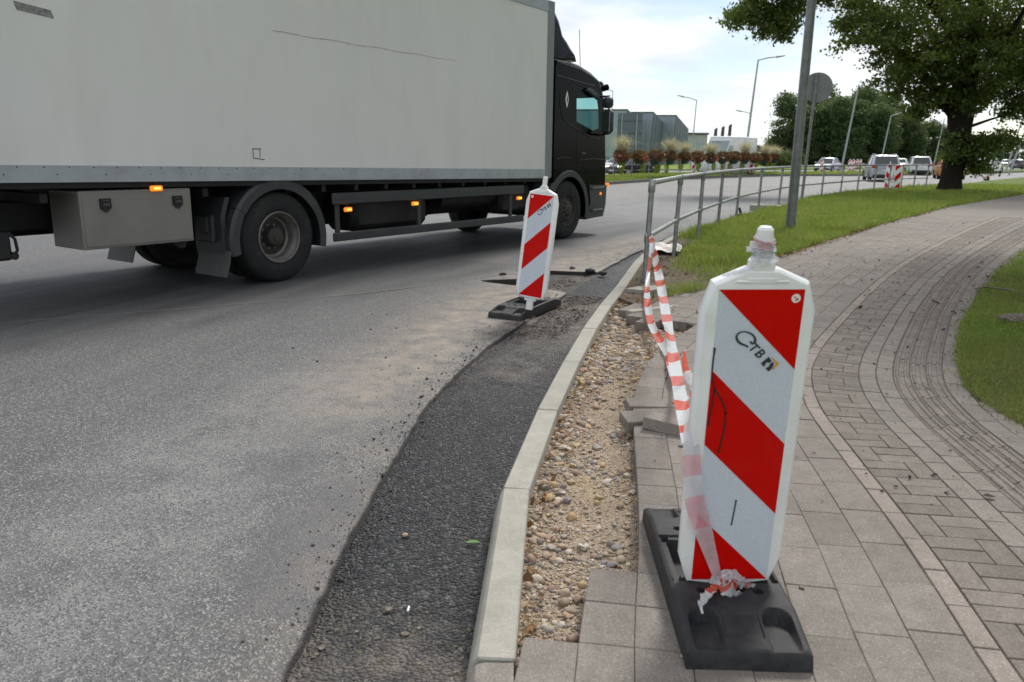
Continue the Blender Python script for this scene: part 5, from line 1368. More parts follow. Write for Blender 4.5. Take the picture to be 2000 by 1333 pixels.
# ================================================================== median with railing and flowers
MEDF = [(-1.0, 31.5), (4.58, 41.1), (11.75, 53.8), (19.75, 63.0), (25.4, 66.2), (32, 70.0), (60, 96), (120, 160)]
MEDB = [(-4.5, 33.5), (1.2, 43.2), (8.4, 56.5), (16.4, 67.2), (23.0, 71.5), (30, 76), (57, 101), (116, 164)]
fc = Curve2(MEDF, .4, 3); bc = Curve2(MEDB, .4, 3)
MED = [tuple(p) for p in fc.p] + [tuple(p) for p in bc.p[::-1]]
M['oldkerb'] = m_concrete('old_kerb_concrete', (.13, .125, .115), (.19, .18, .165), .12, .3)
med = tag(fill_poly('median', MED, .15, .3, M['oldkerb']), 'low kerbed median strip between the carriageways', 'median', kind='structure')
inn = Curve2([tuple(p) for p in fc.at(fc.s[::6], -.22)], .4, 3); inb = Curve2([tuple(p) for p in bc.at(bc.s[::6], .22)], .4, 3)
MEDI = [tuple(p) for p in inn.p] + [tuple(p) for p in inb.p[::-1]]
tag(fill_poly('median_turf', MEDI, .165, .1, M['turf']), 'turf on the median strip', 'turf', kind='structure')
mg = [p for p in MEDI if p[1] < 90]
grass('median_grass', mg, 26000, lambda x, y: np.ones_like(x), .10, .22, 'lush green grass on the median strip', z=.16, wd=.0022)
# far carriageway field, and the kerbed island left of the truck
FIELD = [(-60, 62), (-5, 66), (14, 82), (26, 90), (48, 108), (110, 175), (110, 900), (-500, 900), (-500, 62)]
tag(fill_poly('field', FIELD, .14, .4, M['field']), 'mown green field beyond the far carriageway', 'field', kind='structure')
tag(fill_poly('side_field', [(44, 66), (72, 97), (152, 178), (600, 560), (600, 100), (150, 92), (46, 58.5)], .13, .3, M['field']), 'mown grass beyond the side junction', 'field', kind='structure')
ISL = [(-40, 4.5), (-16, 12.6), (-9.5, 16.2), (-5.5, 20.2), (-3.4, 25), (-4, 30), (-12, 34), (-40, 36)]
tag(fill_poly('traffic_island', ISL, .14, .3, M['oldkerb']), 'kerbed paved island behind the truck', 'island', kind='structure')

MP = [(5.62 + (20.8 - 5.62) * k / 12, 46 + 19 * k / 12, .15) for k in range(13)]
railing('railing', MP, 1.12, .48, .024, .0199, 'grey tube railing on the median hung with flower planters', M['galv'], elbow=False)
def leafcloud(n, ctr, rad, size, flat=1.0):
    """random leaf quads in an ellipsoid, returned as verts, faces"""
    d = rng.normal(size=(n, 3)); d /= np.linalg.norm(d, axis=1)[:, None]; r = rng.uniform(.35, 1, n) ** .5
    P = d * r[:, None] * np.array(rad) + np.array(ctr); return leafquads(P, size)
def leafquads(P, size):
    n = len(P); Rm = rotmats(n); s = size * rng.uniform(.6, 1.3, n)
    q = np.array([(-.5, 0, 0), (0, -.33, .10), (.55, 0, 0), (0, .33, .10)]); W = np.einsum('nij,vj->nvi', Rm, q) * s[:, None, None] + P[:, None, :]
    return W.reshape(-1, 3), (np.arange(n)[:, None] * 4 + np.arange(4)[None])
M['fl_dark'] = leaf('dark_red_foliage', (.075, .024, .016), (.26, .12, .05), .6, .2); M['fl_red'] = leaf('red_petals', (.55, .02, .03), (.75, .08, .10), .5, .25)
M['trail'] = leaf('trailing_leaves', (.20, .28, .03), (.36, .40, .08), .5, .3); M['plume'] = leaf('feather_grass', (.50, .43, .29), (.68, .60, .44), .7, .3); M['bowl'] = paint('green_bowl', (.02, .06, .035), .5, .2, 8)
def planter_parts(seed):
    out = []
    mb = MB(); mb.lathe([(0, -.24), (.16, -.24), (.27, -.10), (.31, .06), (.30, .07), (.27, .0)], 16); o = mb.build('bowl', M['bowl'], None, 50); out.append(o)
    v, f = leafcloud(620, (0, 0, .16), (.46, .42, .32), .12); out.append(link_mesh('foliage', fast_mesh('foliage', v, f, 4), M['fl_dark']))
    v, f = leafcloud(60, (-.10, -.2, .06), (.38, .26, .26), .11); out.append(link_mesh('flowers', fast_mesh('flowers', v, f, 4), M['fl_red']))
    v, f = leafcloud(110, (-.02, -.22, -.36), (.16, .12, .32), .12); out.append(link_mesh('trailing_leaves', fast_mesh('trailing_leaves', v, f, 4), M['trail']))
    P = rng.normal(0, .07, (420, 2)); b = blades('plume', P, np.full(420, .25), rng.uniform(.45, 1.05, 420), np.full(420, .011), M['plume'], .62); out.append(b)
    return out
P0 = planter_parts(0)
for k in range(13):
    t = (k + .45) / 12.6; e = empty('flower_planter', (5.62 + 15.18 * t, 46 + 19 * t, 1.24), k * 1.3); e.scale = (random.uniform(1.05, 1.25),) * 2 + (random.uniform(1.0, 1.3),)
    plume = k in (0, 3, 4, 6, 9, 11, 12)
    od = ('last', 'twelfth', 'eleventh', 'tenth', 'ninth', 'eighth', 'seventh', 'sixth', 'fifth', 'fourth', 'third', 'second', 'first')[k]
    tag(e, ('red-flowered planter with pale plume, %s from the free end of the median railing' if plume else 'plumeless planter of dark red flowers, %s from the free end of the median railing') % od, 'planter', 'flower planters on the median railing')
    for p in P0:
        if p.name.startswith('plume') and not plume: continue
        c = p.copy(); COL.objects.link(c); c.parent = e
        if plume is False and p.name.startswith('foliage'): c.scale = (1.12, 1.05, 1.1)
for p in P0: bpy.data.objects.remove(p)

# ------------------------------------------------------------------ small beacons further off
PROTO = None
BM2 = MB(); BM2.box((0, 0, .05), (.38, .85, .10), b=.03)
def far_beacon(x, y, z, mir, rz, label, group='beacons strung along the road'):
    e = tag(empty('road_beacon', (x * (.973 if y > 40 else 1), y, z), rz), label, 'road beacon', group)
    if not hasattr(far_beacon, 'me'):
        o = MB().box((0, 0, .05), (.38, .85, .10), b=.03).build('base', M['rubber'], None, 30); far_beacon.me = {'base': o.data}; bpy.data.objects.remove(o)
        mb = MB(); mb.prism(OUT, -.027, .027); mb.lathe([(.023, .98), (.023, 1.09), (0, 1.095)], 10); mb.box((0, 0, -.07), (.06, .04, .12)); o = mb.build('panel', M['plastic'], None, 30); far_beacon.me['panel'] = o.data; bpy.data.objects.remove(o)
        w2 = FW * 2
        for k_, bar in enumerate(([(-FW, FH), (FW, FH - w2), (FW, FH)], [(-FW, FH - w2), (-FW, FH - 2 * w2), (FW, FH - 3 * w2), (FW, FH - 2 * w2)], [(-FW, w2), (-FW, 0), (FW, 0)])):
            for sg in (1, -1):
                o = flat(MB(), [(x_ * sg, z_) for x_, z_ in bar], -.031).build('red_bar', M['film_r'], None, 0, recalc=False); far_beacon.me[('b', k_, sg)] = o.data; bpy.data.objects.remove(o)
    link_mesh('base', far_beacon.me['base'], None, e); p = link_mesh('panel', far_beacon.me['panel'], None, e, (0, -.05, .15))
    for k_ in range(3): link_mesh('red_bar', far_beacon.me[('b', k_, mir)], None, p)
for (x, y, z, mir, rz, lb) in ((16.45, 34.9, .11, -1, -.25, 'road beacon standing behind the end of the verge railing'), (16.25, 35.2, .11, 1, -.95, 'second road beacon turned edge-on behind the verge railing'),
        (13.1, 57.8, .16, -1, -.2, 'road beacon beside the white van on the median'), (18.6, 62.2, .16, -1, -.3, 'road beacon under the last flower planter of the median'),
        (27.9, 72, .16, -1, -.4, 'road beacon on the median before the oncoming silver saloon'), (33.4, 79, .16, -1, -.4, 'paired road beacons by the foot of a street lamp'), (34.6, 81, .16, -1, -.4, 'paired road beacons by the foot of a street lamp'),
        (44.5, 103, .16, -1, -.4, 'row of far road beacons on the median before the wood'), (46.0, 105.5, .16, -1, -.4, 'row of far road beacons on the median before the wood'), (50.5, 113, .16, -1, -.4, 'row of far road beacons on the median before the wood'), (35.0, 58.6, .02, -1, -.5, 'tilted road beacon at the side junction beyond the tree')):
    far_beacon(x, y, z, mir, rz, lb)

# ------------------------------------------------------------------ vehicles in the distance
M['bglass'] = paint('building_glass', (.25, .32, .33), .1, .15, .8, .0, .6)
M['cglass'] = paint('car_glass', (.012, .016, .018), .06, .1, 2, 0, .7); M['cdark'] = paint('car_trim', (.02, .02, .021), .5, .1)
M['taillamp'] = paint('tail_lamp_red', (.45, .015, .012), .25, .1); M['calloy'] = paint('alloy_wheel', (.38, .385, .39), .35, .1, 6, .6)
g = G('lit_headlamp'); g.out((.8, .75, .65), .2); g.b.inputs['Emission Color'].default_value = (1, .86, .62, 1); g.b.inputs['Emission Strength'].default_value = 1.6; M['headlit'] = g.m
M['headoff'] = paint('headlamp', (.55, .57, .58), .15, .05); M['plate'] = paint('number_plate', (.62, .62, .58), .5, .1, 40)
def car(name, label, loc, rz, L_, W_, H_, style, cmat, lit=False, cat='car', roofrails=False, lowtrim=False):
    e = tag(empty(name, (loc[0] * .973, loc[1], loc[2]), rz), label, cat); h = L_ / 2; w2 = W_ / 2; wr = .34 if style in ('suv', 'van') else .315; gc = .2
    belt = {'suv': .60, 'hatch': .62, 'sedan': .62, 'van': .52}[style] * H_
    hood = belt * (.98 if style != 'van' else 1.0)
    if style == 'van': st = [(-h, belt, .96), (-h + .05, belt, .99), (h * .62, belt, 1), (h * .82, belt * .92, .98), (h * .97, belt * .80, .92), (h, belt * .62, .86)]
    elif style == 'sedan': st = [(-h, belt * .80, .80), (-h + .08, belt * .99, .90), (-h * .62, belt * 1.04, .99), (0, belt, 1), (h * .45, belt * .98, .99), (h * .80, belt * .84, .94), (h * .95, belt * .70, .86), (h, belt * .52, .74)]
    else: st = [(-h, belt * .80, .86), (-h + .06, belt, .93), (-h * .7, belt * 1.03, 1), (0, belt, 1), (h * .5, hood, .99), (h * .82, hood * .89, .95), (h * .96, hood * .75, .86), (h, hood * .5, .76)]
    mb = MB(); vs = []
    for (x, zt, k) in st:
        a = w2 * k; lo = gc + (.10 if abs(x) > h * .93 else 0)
        half = [(a * .86, lo), (a * .97, lo + .10), (a, lo + (zt - lo) * .55), (a * .985, zt - .07), (a * .90, zt)]
        vs += [(x, -p, z) for p, z in half] + [(x, p, z) for p, z in half[::-1]]
    k = 10; fs = [(i * k + j, i * k + (j + 1) % k, (i + 1) * k + (j + 1) % k, (i + 1) * k + j) for i in range(len(st) - 1) for j in range(k)] + [tuple(range(k)), tuple(range((len(st) - 1) * k, len(st) * k))[::-1]]
    body = mb.add(vs, fs).build('body', cmat, e, 38)
    if style == 'van': gx = [-h + .02, -h + .10, h * .50, h * .80]
    elif style == 'sedan': gx = [-h * .80, -h * .38, h * .12, h * .52]
    elif style == 'suv': gx = [-h * .97, -h * .74, h * .16, h * .52]
    else: gx = [-h * .95, -h * .62, h * .14, h * .56]
    b_, rw = w2 * .90, w2 * .70 if style != 'van' else w2 * .84; zr = H_ - .05
    zb = belt - .03
    lo = [(gx[0], b_ * .92, zb), (gx[3], b_ * .93, zb)]; hi = [(gx[1], rw, zr), (gx[2], rw, zr)]
    mid = [((gx[0] * .25 + gx[1] * .75), rw * 1.05, zr - .06), ((gx[3] * .22 + gx[2] * .78), rw * 1.05, zr - .06)]
    P = [(gx[0], -b_ * .92, zb), (gx[3], -b_ * .93, zb), (gx[3], b_ * .93, zb), (gx[0], b_ * .92, zb), (gx[1], -rw, zr), (gx[2], -rw, zr), (gx[2], rw, zr), (gx[1], rw, zr)]
    gl = [(0, 1, 5, 4), (2, 3, 7, 6), (1, 2, 6, 5)] + ([(3, 0, 4, 7)])
    gm = M['cglass'] if style != 'van' else M['bglass']  # paler glass on the van, with the reflected sky put into its colour
    if style == 'van':
        MB().add(P, [(0, 1, 5, 4), (2, 3, 7, 6), (3, 0, 4, 7)]).build('cargo_side', cmat, body, 0)
        fr = lambda a, b, t: tuple(a[i] + (b[i] - a[i]) * t for i in range(3))
        MB().add([fr(P[1], P[5], .02), fr(P[2], P[6], .02), fr(P[2], P[6], .80), fr(P[1], P[5], .80)], [(0, 1, 2, 3)]).build('windscreen', gm, body, 0)
        MB().add([fr(P[1], P[5], .80), fr(P[2], P[6], .80), P[6], P[5]], [(0, 1, 2, 3)]).build('brow', cmat, body, 0)
        for sg, (i0, i1) in ((-1, (1, 5)), (1, (2, 6))):
            y_ = P[i0][1] * 1.012; y1_ = P[i1][1] * 1.012
            MB().add([(gx[3] * .97, y_, zb + .02), (gx[3] * .50, y_, zb + .02), (gx[3] * .50, (y_ + y1_) / 2, zb + (zr - zb) * .55), (gx[2] * 1.18, (y_ + y1_) / 2, zb + (zr - zb) * .55)], [(0, 1, 2, 3)]).build('door_window', gm, body, 0)
    else: MB().add(P, gl).build('windows', gm, body, 0)
    mb = MB(); rt = H_ - .0
    mb.add([(gx[1] - .05, -rw * 1.02, zr - .03), (gx[2] + .06, -rw * 1.02, zr - .03), (gx[2] + .06, rw * 1.02, zr - .03), (gx[1] - .05, rw * 1.02, zr - .03), (gx[1] + .05, -rw * .86, rt), (gx[2] - .05, -rw * .86, rt), (gx[2] - .05, rw * .86, rt), (gx[1] + .05, rw * .86, rt)],
           [(0, 1, 5, 4), (1, 2, 6, 5), (2, 3, 7, 6), (3, 0, 4, 7), (4, 5, 6, 7)]); mb.build('roof', cmat, body, 40)
    for sg in (-1, 1):
        xm = (gx[1] + gx[2]) / 2 - .1
        for a_, c_, r_ in (((gx[0], sg * b_ * .92, zb), (gx[1], sg * rw, zr), .055), ((gx[3], sg * b_ * .93, zb), (gx[2], sg * rw, zr), .04), ((xm, sg * b_ * .93, zb), (xm, sg * rw * 1.01, zr), .035), ((gx[1] - .35, sg * b_ * .95, zb), (gx[1] + .3, sg * rw, zr), .08)):
            if r_ < .07 or style == 'suv': MB().tube([a_, c_], r_, 6).build('pillar', cmat, body, 40)
    for x in (-h * .60, h * .62):
        for sg in (-1, 1):
            Mx = Matrix.Translation((x, sg * (w2 - .015), wr)) @ Matrix.Rotation(R(-90 * sg), 4, 'X')
            mb = MB(); mb.lathe([(.12, -.2), (wr - .03, -.2), (wr, -.17), (wr, -.03), (wr - .03, 0), (wr * .66, .004), (wr * .64, -.01)], 22, Mx, cap=False); t = mb.build('wheel', M['tyre'], e, 40)
            mb = MB(); mb.lathe([(wr * .64, -.012), (wr * .58, -.03), (wr * .2, -.015), (0, -.01)], 18, Mx); mb.build('rim', M['calloy'], t, 40)
            mb = MB(); Ma = Matrix.Translation((x, sg * (w2 + .003), wr)) @ Matrix.Rotation(R(-90 * sg), 4, 'X'); A = np.linspace(R(-5), R(185), 16); vs = []
            for a in A: c_, s_ = math.cos(a), math.sin(a); vs += [(x + c_ * (wr + .01), sg * (w2 + .002), wr + s_ * (wr + .01)), (x + c_ * (wr + .075), sg * (w2 + .002), wr + s_ * (wr + .075)), (x + c_ * (wr + .01), sg * (w2 - .15), wr + s_ * (wr + .01))]
            mb.add(vs, [(i * 3 + j, i * 3 + j + 1, (i + 1) * 3 + j + 1, (i + 1) * 3 + j) for i in range(15) for j in (0,)] + [(i * 3, (i + 1) * 3, (i + 1) * 3 + 2, i * 3 + 2) for i in range(15)]); mb.build('wheel_arch', M['cdark'], body, 40)
    mb = MB(); mb.box((h - .10, 0, gc + .13), (.26, W_ * .76, .22), b=.05); mb.build('front_bumper', M['cdark'], body, 40)
    mb = MB(); mb.box((-h + .06, 0, gc + (.16 if lowtrim else .1)), (.18, W_ * .82, .26 if lowtrim else .14), b=.05); mb.build('rear_bumper', M['cdark'], body, 40)
    MB().box((h * .965, 0, belt * .68), (.06, W_ * .42, .12), b=.02).build('grille', M['cdark'], body, 40)
    for sg in (-1, 1):
        MB().box((h * .905, sg * w2 * .68, belt * .74), (.24, .34, .15), b=.05).build('headlamp', M['headlit'] if lit else M['headoff'], body, 40)
        zt = belt * (.86 if style != 'suv' else .93); MB().box((-h + .07, sg * w2 * .74, zt), (.18, .32, .17), b=.04).build('tail_lamp', M['taillamp'], body, 40)
        MB().box((gx[3] * .86, sg * (w2 + .08), belt + .06), (.12, .18, .13), b=.04).build('door_mirror', cmat if style != 'van' else M['cdark'], body, 40)
        if roofrails: MB().tube([(gx[1] + .05, sg * rw * .93, H_ - .02), (gx[1] + .2, sg * rw * .95, H_ + .05), (gx[2] - .2, sg * rw * .95, H_ + .05), (gx[2], sg * rw * .93, H_ - .02)], .022, 8).build('roof_rail', M['calloy'], body, 40)
    MB().box((h + .0, 0, gc + .22), (.05, .50, .11)).build('number_plate', M['plate'], body, 0); MB().box((-h - .0, 0, belt * (.78 if style != 'suv' else .70)), (.05, .50, .11)).build('number_plate', M['plate'], body, 0)
    return e
cp = lambda n, c, m=.2: paint(n, c, .28, .05, 2, m, .5, coat=.3)
C_bl, C_wh, C_si, C_or, C_dk, C_sl = cp('car_black', (.012, .013, .018)), cp('car_white', (.66, .68, .70), 0), cp('car_silver', (.42, .45, .50), .3), cp('car_orange', (.50, .20, .05), .1), cp('car_grey', (.06, .065, .075), .3), cp('car_lilac', (.42, .44, .52), .3)
hd = lambda deg: R(90 - deg)      # heading in degrees clockwise from +Y
car('hatchback', 'black hatchback with lit headlights behind the median railing', (8.75, 58.5, 0), hd(232), 4.2, 1.78, 1.48, 'hatch', C_bl, True)
car('saloon_car', 'white car mostly hidden behind the black hatchback', (9.6, 70, 0), hd(240), 4.4, 1.8, 1.45, 'sedan', C_wh)
car('delivery_van', 'white high-roof van with dark front bumper behind the flower planters', (16.9, 62.6, 0), hd(222), 5.6, 2.05, 2.95, 'van', C_wh, True, 'van')
car('saloon_car', 'pale silver saloon coming towards us beyond the median', (33.6, 85, 0), hd(216), 4.5, 1.8, 1.45, 'sedan', C_lilac if False else C_sl, True)
car('estate_suv', 'silver sport utility car with roof rails and red tail lamps driving away', (25.0, 54.0, 0), hd(17), 4.6, 1.85, 1.68, 'suv', C_si, False, 'car', True, True)
car('estate_suv', 'white sport utility car with dark lower bumper driving away', (38.2, 75, 0), hd(20), 4.5, 1.85, 1.66, 'suv', C_wh, False, 'car', False, True)
car('estate_suv', 'dark grey estate car driving away in front of the orange car', (43.6, 80, 0), hd(24), 4.6, 1.85, 1.62, 'suv', C_dk, False, 'car', False, True)
car('estate_suv', 'orange car with tall red tail lamps half hidden by the tree trunk', (34.3, 62.5, 0), hd(22), 4.6, 1.88, 1.66, 'suv', C_or, False, 'car', False, True)
car('saloon_car', 'small pale car seen beyond the silver sport utility car', (52.5, 108, 0), hd(210), 4.4, 1.8, 1.46, 'sedan', C_wh)
car('hatchback', 'white car waiting at the side junction right of the tree', (52.0, 87, 0), hd(48), 4.4, 1.8, 1.55, 'hatch', C_wh)
car('saloon_car', 'tiny white car far down the road', (112, 181, 0), hd(215), 4.4, 1.8, 1.46, 'sedan', C_wh); car('saloon_car', 'tiny white car following far down the road', (121, 192, 0), hd(215), 4.4, 1.8, 1.46, 'sedan', C_wh)
car('hatchback', 'dark blue car at the far right of the road by a lamp post', (77.5, 121, 0), hd(60), 4.2, 1.8, 1.5, 'hatch', C_dk)
# print on the van side
e = [o for o in COL.objects if o.name.startswith('delivery_van')][0]; bd = [c for c in e.children if c.name.startswith('body')][0]
vs, fs = text_polys('D O O R S', .16); MB().add([(2.05 + .26 * (y - .0) * -1, x * .9, 2.50 + y) for x, y, _ in vs], fs).build('lettering', M['ink'], bd, 0, recalc=False)
mb = MB()
for (a_, b_) in (((-.3, 0), (0, .35)), ((0, .35), (.3, 0)), ((-.2, 0), (-.2, -.5)), ((0, .1), (0, -.5)), ((.2, 0), (.2, -.5)), ((-.25, -.2), (.25, -.2))):
    mb.tube([(-1.2 + a_[0], .90, 1.75 + a_[1]), (-1.2 + b_[0], .90, 1.75 + b_[1])], .035, 5)
mb.build('emblem', M['ink'], bd, 0)

# ------------------------------------------------------------------ buildings
M['clad'] = paint('blue_grey_cladding', (.115, .14, .17), .5, .1, .6, .1); M['clad_l'] = paint('pale_blue_cladding', (.27, .32, .37), .45, .08, .6, .2); M['clad_e'] = paint('dark_roof_edge', (.06, .065, .07), .6, .1, 1)
bld = tag(empty('hall_building', (15.55, 112, 0)), 'blue-grey metal clad hall with three saw-tooth roofs', 'building')
for k, (cx, cy, wx, wy, z0, z1) in enumerate(((15.4, 110, 19.8, 121, 7.35, 5.5), (19.75, 115, 24.2, 127, 7.3, 5.5), (24.1, 121, 28.5, 133, 7.2, 5.6))):
    bx, by = -10.5, 5.5; P = [(cx, cy), (wx, wy), (wx + bx, wy + by), (cx + bx, cy + by)]; zt = [z0, z1, z1 - .5, z0 + .15]
    vs = [(x - 16 - .12 * (i in (0, 3)) * 3, y - 112, .0) for i, (x, y) in enumerate(P)] + [(x - 16, y - 112, z) for (x, y), z in zip(P, zt)]
    wl = MB().add(vs, [(0, 1, 5, 4), (1, 2, 6, 5), (2, 3, 7, 6), (4, 5, 6, 7)]).build('wall', M['clad'], bld, 0)
    MB().add([vs[3], vs[0], vs[4], vs[7]], [(0, 1, 2, 3)]).build('end_wall', M['clad_l'], bld, 0)
    A = [Vector(v) for v in vs]; nrm = (A[1] - A[0]).cross(Vector((0, 0, 1))).normalized()
    for j in range(6):
        t0, t1 = j / 6 + .012, (j + 1) / 6 - .012; q = [A[0].lerp(A[1], t0), A[0].lerp(A[1], t1), A[4].lerp(A[5], t1), A[4].lerp(A[5], t0)]
        q = [p + nrm * .08 for p in q]; MB().add([*q, *[p - nrm * .07 for p in q]], [(0, 1, 2, 3), (0, 1, 5, 4), (1, 2, 6, 5), (2, 3, 7, 6), (3, 0, 4, 7)]).build('panel', M['clad'], wl, 0)
    MB().tube([A[7], A[4], A[5]], .10, 6).build('roof_edge', M['clad_e'], bld, 0)
    nl = (A[3] - A[0]).cross(Vector((0, 0, 1))).normalized() * -1
    for j in range(3):
        t0, t1 = .05 + j * .3, .27 + j * .3; q = [A[0].lerp(A[3], t0) + Vector((0, 0, 1.2)), A[0].lerp(A[3], t1) + Vector((0, 0, 1.2)), A[0].lerp(A[3], t1) + Vector((0, 0, 5)), A[0].lerp(A[3], t0) + Vector((0, 0, 5))]
        MB().add([p + Vector((-.05, -.14, 0)) for p in q], [(0, 1, 2, 3)]).build('window', M['bglass'], bld, 0)
M['bpale'] = paint('pale_render', (.40, .41, .42), .8, .08, .5)
for (x, y, w_, d_, h_, lb) in ((32.2, 150, 4.2, 8, 5.2, 'low pale grey flat-roofed building beyond the hall'),):
    e = tag(empty('office_building', (x, y, 0)), lb, 'building'); MB().box((0, 0, h_ / 2), (w_, d_, h_)).build('wall', M['bpale'], e, 0); MB().box((0, 0, h_ + .12), (w_ + .4, d_ + .4, .3)).build('roof', M['clad_e'], e, 0)
    for k in range(4): MB().box((-w_ / 2 + (k + .5) * w_ / 4, -d_ / 2 - .02, h_ * .6), (w_ / 4 * .6, .06, 1.3)).build('window', M['bglass'], e, 0)
M['pylon'] = paint('brown_pylon', (.075, .06, .062), .6, .1, 1)
for k, x in enumerate((36.5, 37.8, 39.1)):
    mb = MB(); mb.prism([(-.35, 0), (.35, 0), (.42, 6.6 + k * .35), (-.05, 6.3 + k * .35)], -.2, .2); o = mb.build('pylon', M['pylon'], None, 0, (x + .5, 152, 0)); tag(o, ('shortest', 'middle', 'tallest')[k] + ' of three slender dark brown pylons behind the van', 'pylon', 'three brown pylons')
e = tag(empty('billboard', (14.9, 100, 0)), 'large grey panel on posts in front of the hall', 'billboard')
MB().box((-.9, 0, 4.2), (3.0, .15, 4.4)).build('panel', M['clad'], e, 0); MB().tube([(-.1, -.14, 0), (-.1, -.14, 6.3)], .07, 8).build('post', M['lamp'], e, 40); MB().tube([(-1.9, -.14, 0), (-1.9, -.14, 6.3)], .07, 8).build('post', M['lamp'], e, 40)
for k in range(3): MB().box((-.9, -.09, 2.6 + k * 1.45), (3.0, .05, .08)).build('seam', M['clad_e'], e, 0)

# ------------------------------------------------------------------ street lamps
def lamp(x, y, h, armx, army, label, lean=0., r=.09, rise=.25):
    e = tag(empty('street_lamp', (x * .973, y, .1)), label, 'street lamp', 'street lamps')
    MB().tube([(0, 0, -.2), (lean * .5, 0, h * .5), (lean, 0, h)], [r, r * .8, r * .55], 10).build('pole', M['lamp'], e, 50)
    if armx or army:
        MB().tube([(lean, 0, h - .05), (lean + armx * .5, army * .5, h + rise * .6), (lean + armx, army, h + rise)], .05, 8).build('arm', M['lamp'], e, 50)
        d = Vector((armx, army, rise)).normalized(); MB().tube([Vector((lean + armx, army, h + rise)), Vector((lean + armx, army, h + rise)) + d * .7], [.09, .05], 8).build('lamp_head', M['lamp'], e, 50)
lamp(19.3, 66.8, 8.9, 1.5, .2, 'tall street lamp rising behind the white van', .55, .11)
lamp(26.2, 90, 6.0, -.9, 0, 'small street lamp behind the tall lamp by the van', .1, .06, .15)
lamp(20.0, 90, 7.3, -1.4, .0, 'street lamp in front of the low pale building', .25, .08, .3)
lamp(12.1, 100, 8.9, -1.2, 0, 'street lamp rising over the hall behind the truck mirror', .0, .08, .2)
lamp(33.8, 82, 8.4, 0, 0, 'leaning street lamp before the wood, its head hidden in leaves', .9, .11)
lamp(46.5, 101, 6.4, 1.6, 0, 'street lamp with bent arm before the wood', .7, .10, .45)
lamp(57, 108, 6.5, 0, 0, 'street lamp glimpsed just left of the tree trunk', .7, .10)
lamp(49.0, 78.5, 8.0, 1.0, 0, 'street lamp leaning behind the outer twigs of the tree', 1.9, .10)
lamp(62.0, 100, 7.5, 0, 0, 'street lamp at the side junction right of the tree', 1.3, .11)
lamp(28.6, 44.0, 8.5, 0, 0, 'stout pole at the grass edge by the side junction', .3, .12)

# ------------------------------------------------------------------ trees
def limb_tree(segs, name, parent, mat=None):
    mb = MB()
    for pts, rr in segs: mb.tube(pts, rr, 9)
    return mb.build(name, mat or M['bark'], parent, 60)
def clumps(lobes, leafsize, per, spread):
    Ps = []
    for (x, y, z, rx, ry, rz_, nc) in lobes:
        d = rng.normal(size=(nc, 3)); d /= np.linalg.norm(d, axis=1)[:, None]; r = rng.uniform(.25, 1, nc) ** (1 / 2.2)
        c = d * r[:, None] * np.array([rx, ry, rz_]) + np.array([x, y, z])
        Ps.append((c[:, None, :] + rng.normal(0, 1, (nc, per, 3)) * np.array([spread, spread, spread * .55])).reshape(-1, 3))
    return leafquads(np.vstack(Ps), leafsize)
# the big maple on the verge
tree = tag(empty('maple_tree', (18.85, 35.1, .12)), 'big dark maple with broad crown standing on the verge', 'tree')
mb = MB(); prof_ = [(-.2, .62), (.1, .50), (.5, .43), (1.2, .41), (2.2, .44), (3.2, .50), (4.2, .42), (6, .30), (9, .15)]
vs = []; nn_ = 22
for (z_, r_) in prof_:
    for j in range(nn_):
        a = 6.283 * j / nn_; q = r_ * (1 + .06 * math.sin(a * 5 + z_) + .04 * math.sin(a * 9 - z_ * 2)); vs.append((q * math.cos(a) + .02 * z_ + .05 * math.sin(z_), q * math.sin(a), z_))
mb.add(vs, [(i * nn_ + j, i * nn_ + (j + 1) % nn_, (i + 1) * nn_ + (j + 1) % nn_, (i + 1) * nn_ + j) for i in range(len(prof_) - 1) for j in range(nn_)])
mb.build('trunk', M['bark'], tree, 70)
limb_tree([([(0, 0, 3), (-1.6, .2, 4.8), (-3.4, 0, 6.2), (-5.4, -.3, 7.0)], [.26, .18, .10, .03]), ([(.1, 0, 3.4), (1.6, -.4, 4.8), (3.4, -.6, 5.6), (5, -.5, 5.6)], [.24, .16, .09, .03]), ([(0, 0, 4.6), (-.8, 1.5, 6.5), (-1, 3, 8.5)], [.2, .12, .04]), ([(.1, 0, 4.6), (.6, -1.8, 6.2), (.4, -3.4, 7.5)], [.2, .12, .03]),
           ([(0, 0, 6), (-2.5, 0, 8.2), (-5.5, .2, 9.2), (-8.3, .3, 8.2), (-9.6, .2, 7.4)], [.22, .16, .11, .06, .02]), ([(.2, 0, 2.6), (1.2, -.2, 3.0), (2.5, -.2, 3.4)], [.08, .05, .015]), ([(.2, -.2, .6), (.6, -.3, 1.5), (1.0, -.3, 2.2)], [.06, .04, .015]), ([(0, 0, 2.7), (-1.0, -.2, 3.6), (-1.9, -.2, 3.9)], [.08, .05, .015])], 'limb', tree)
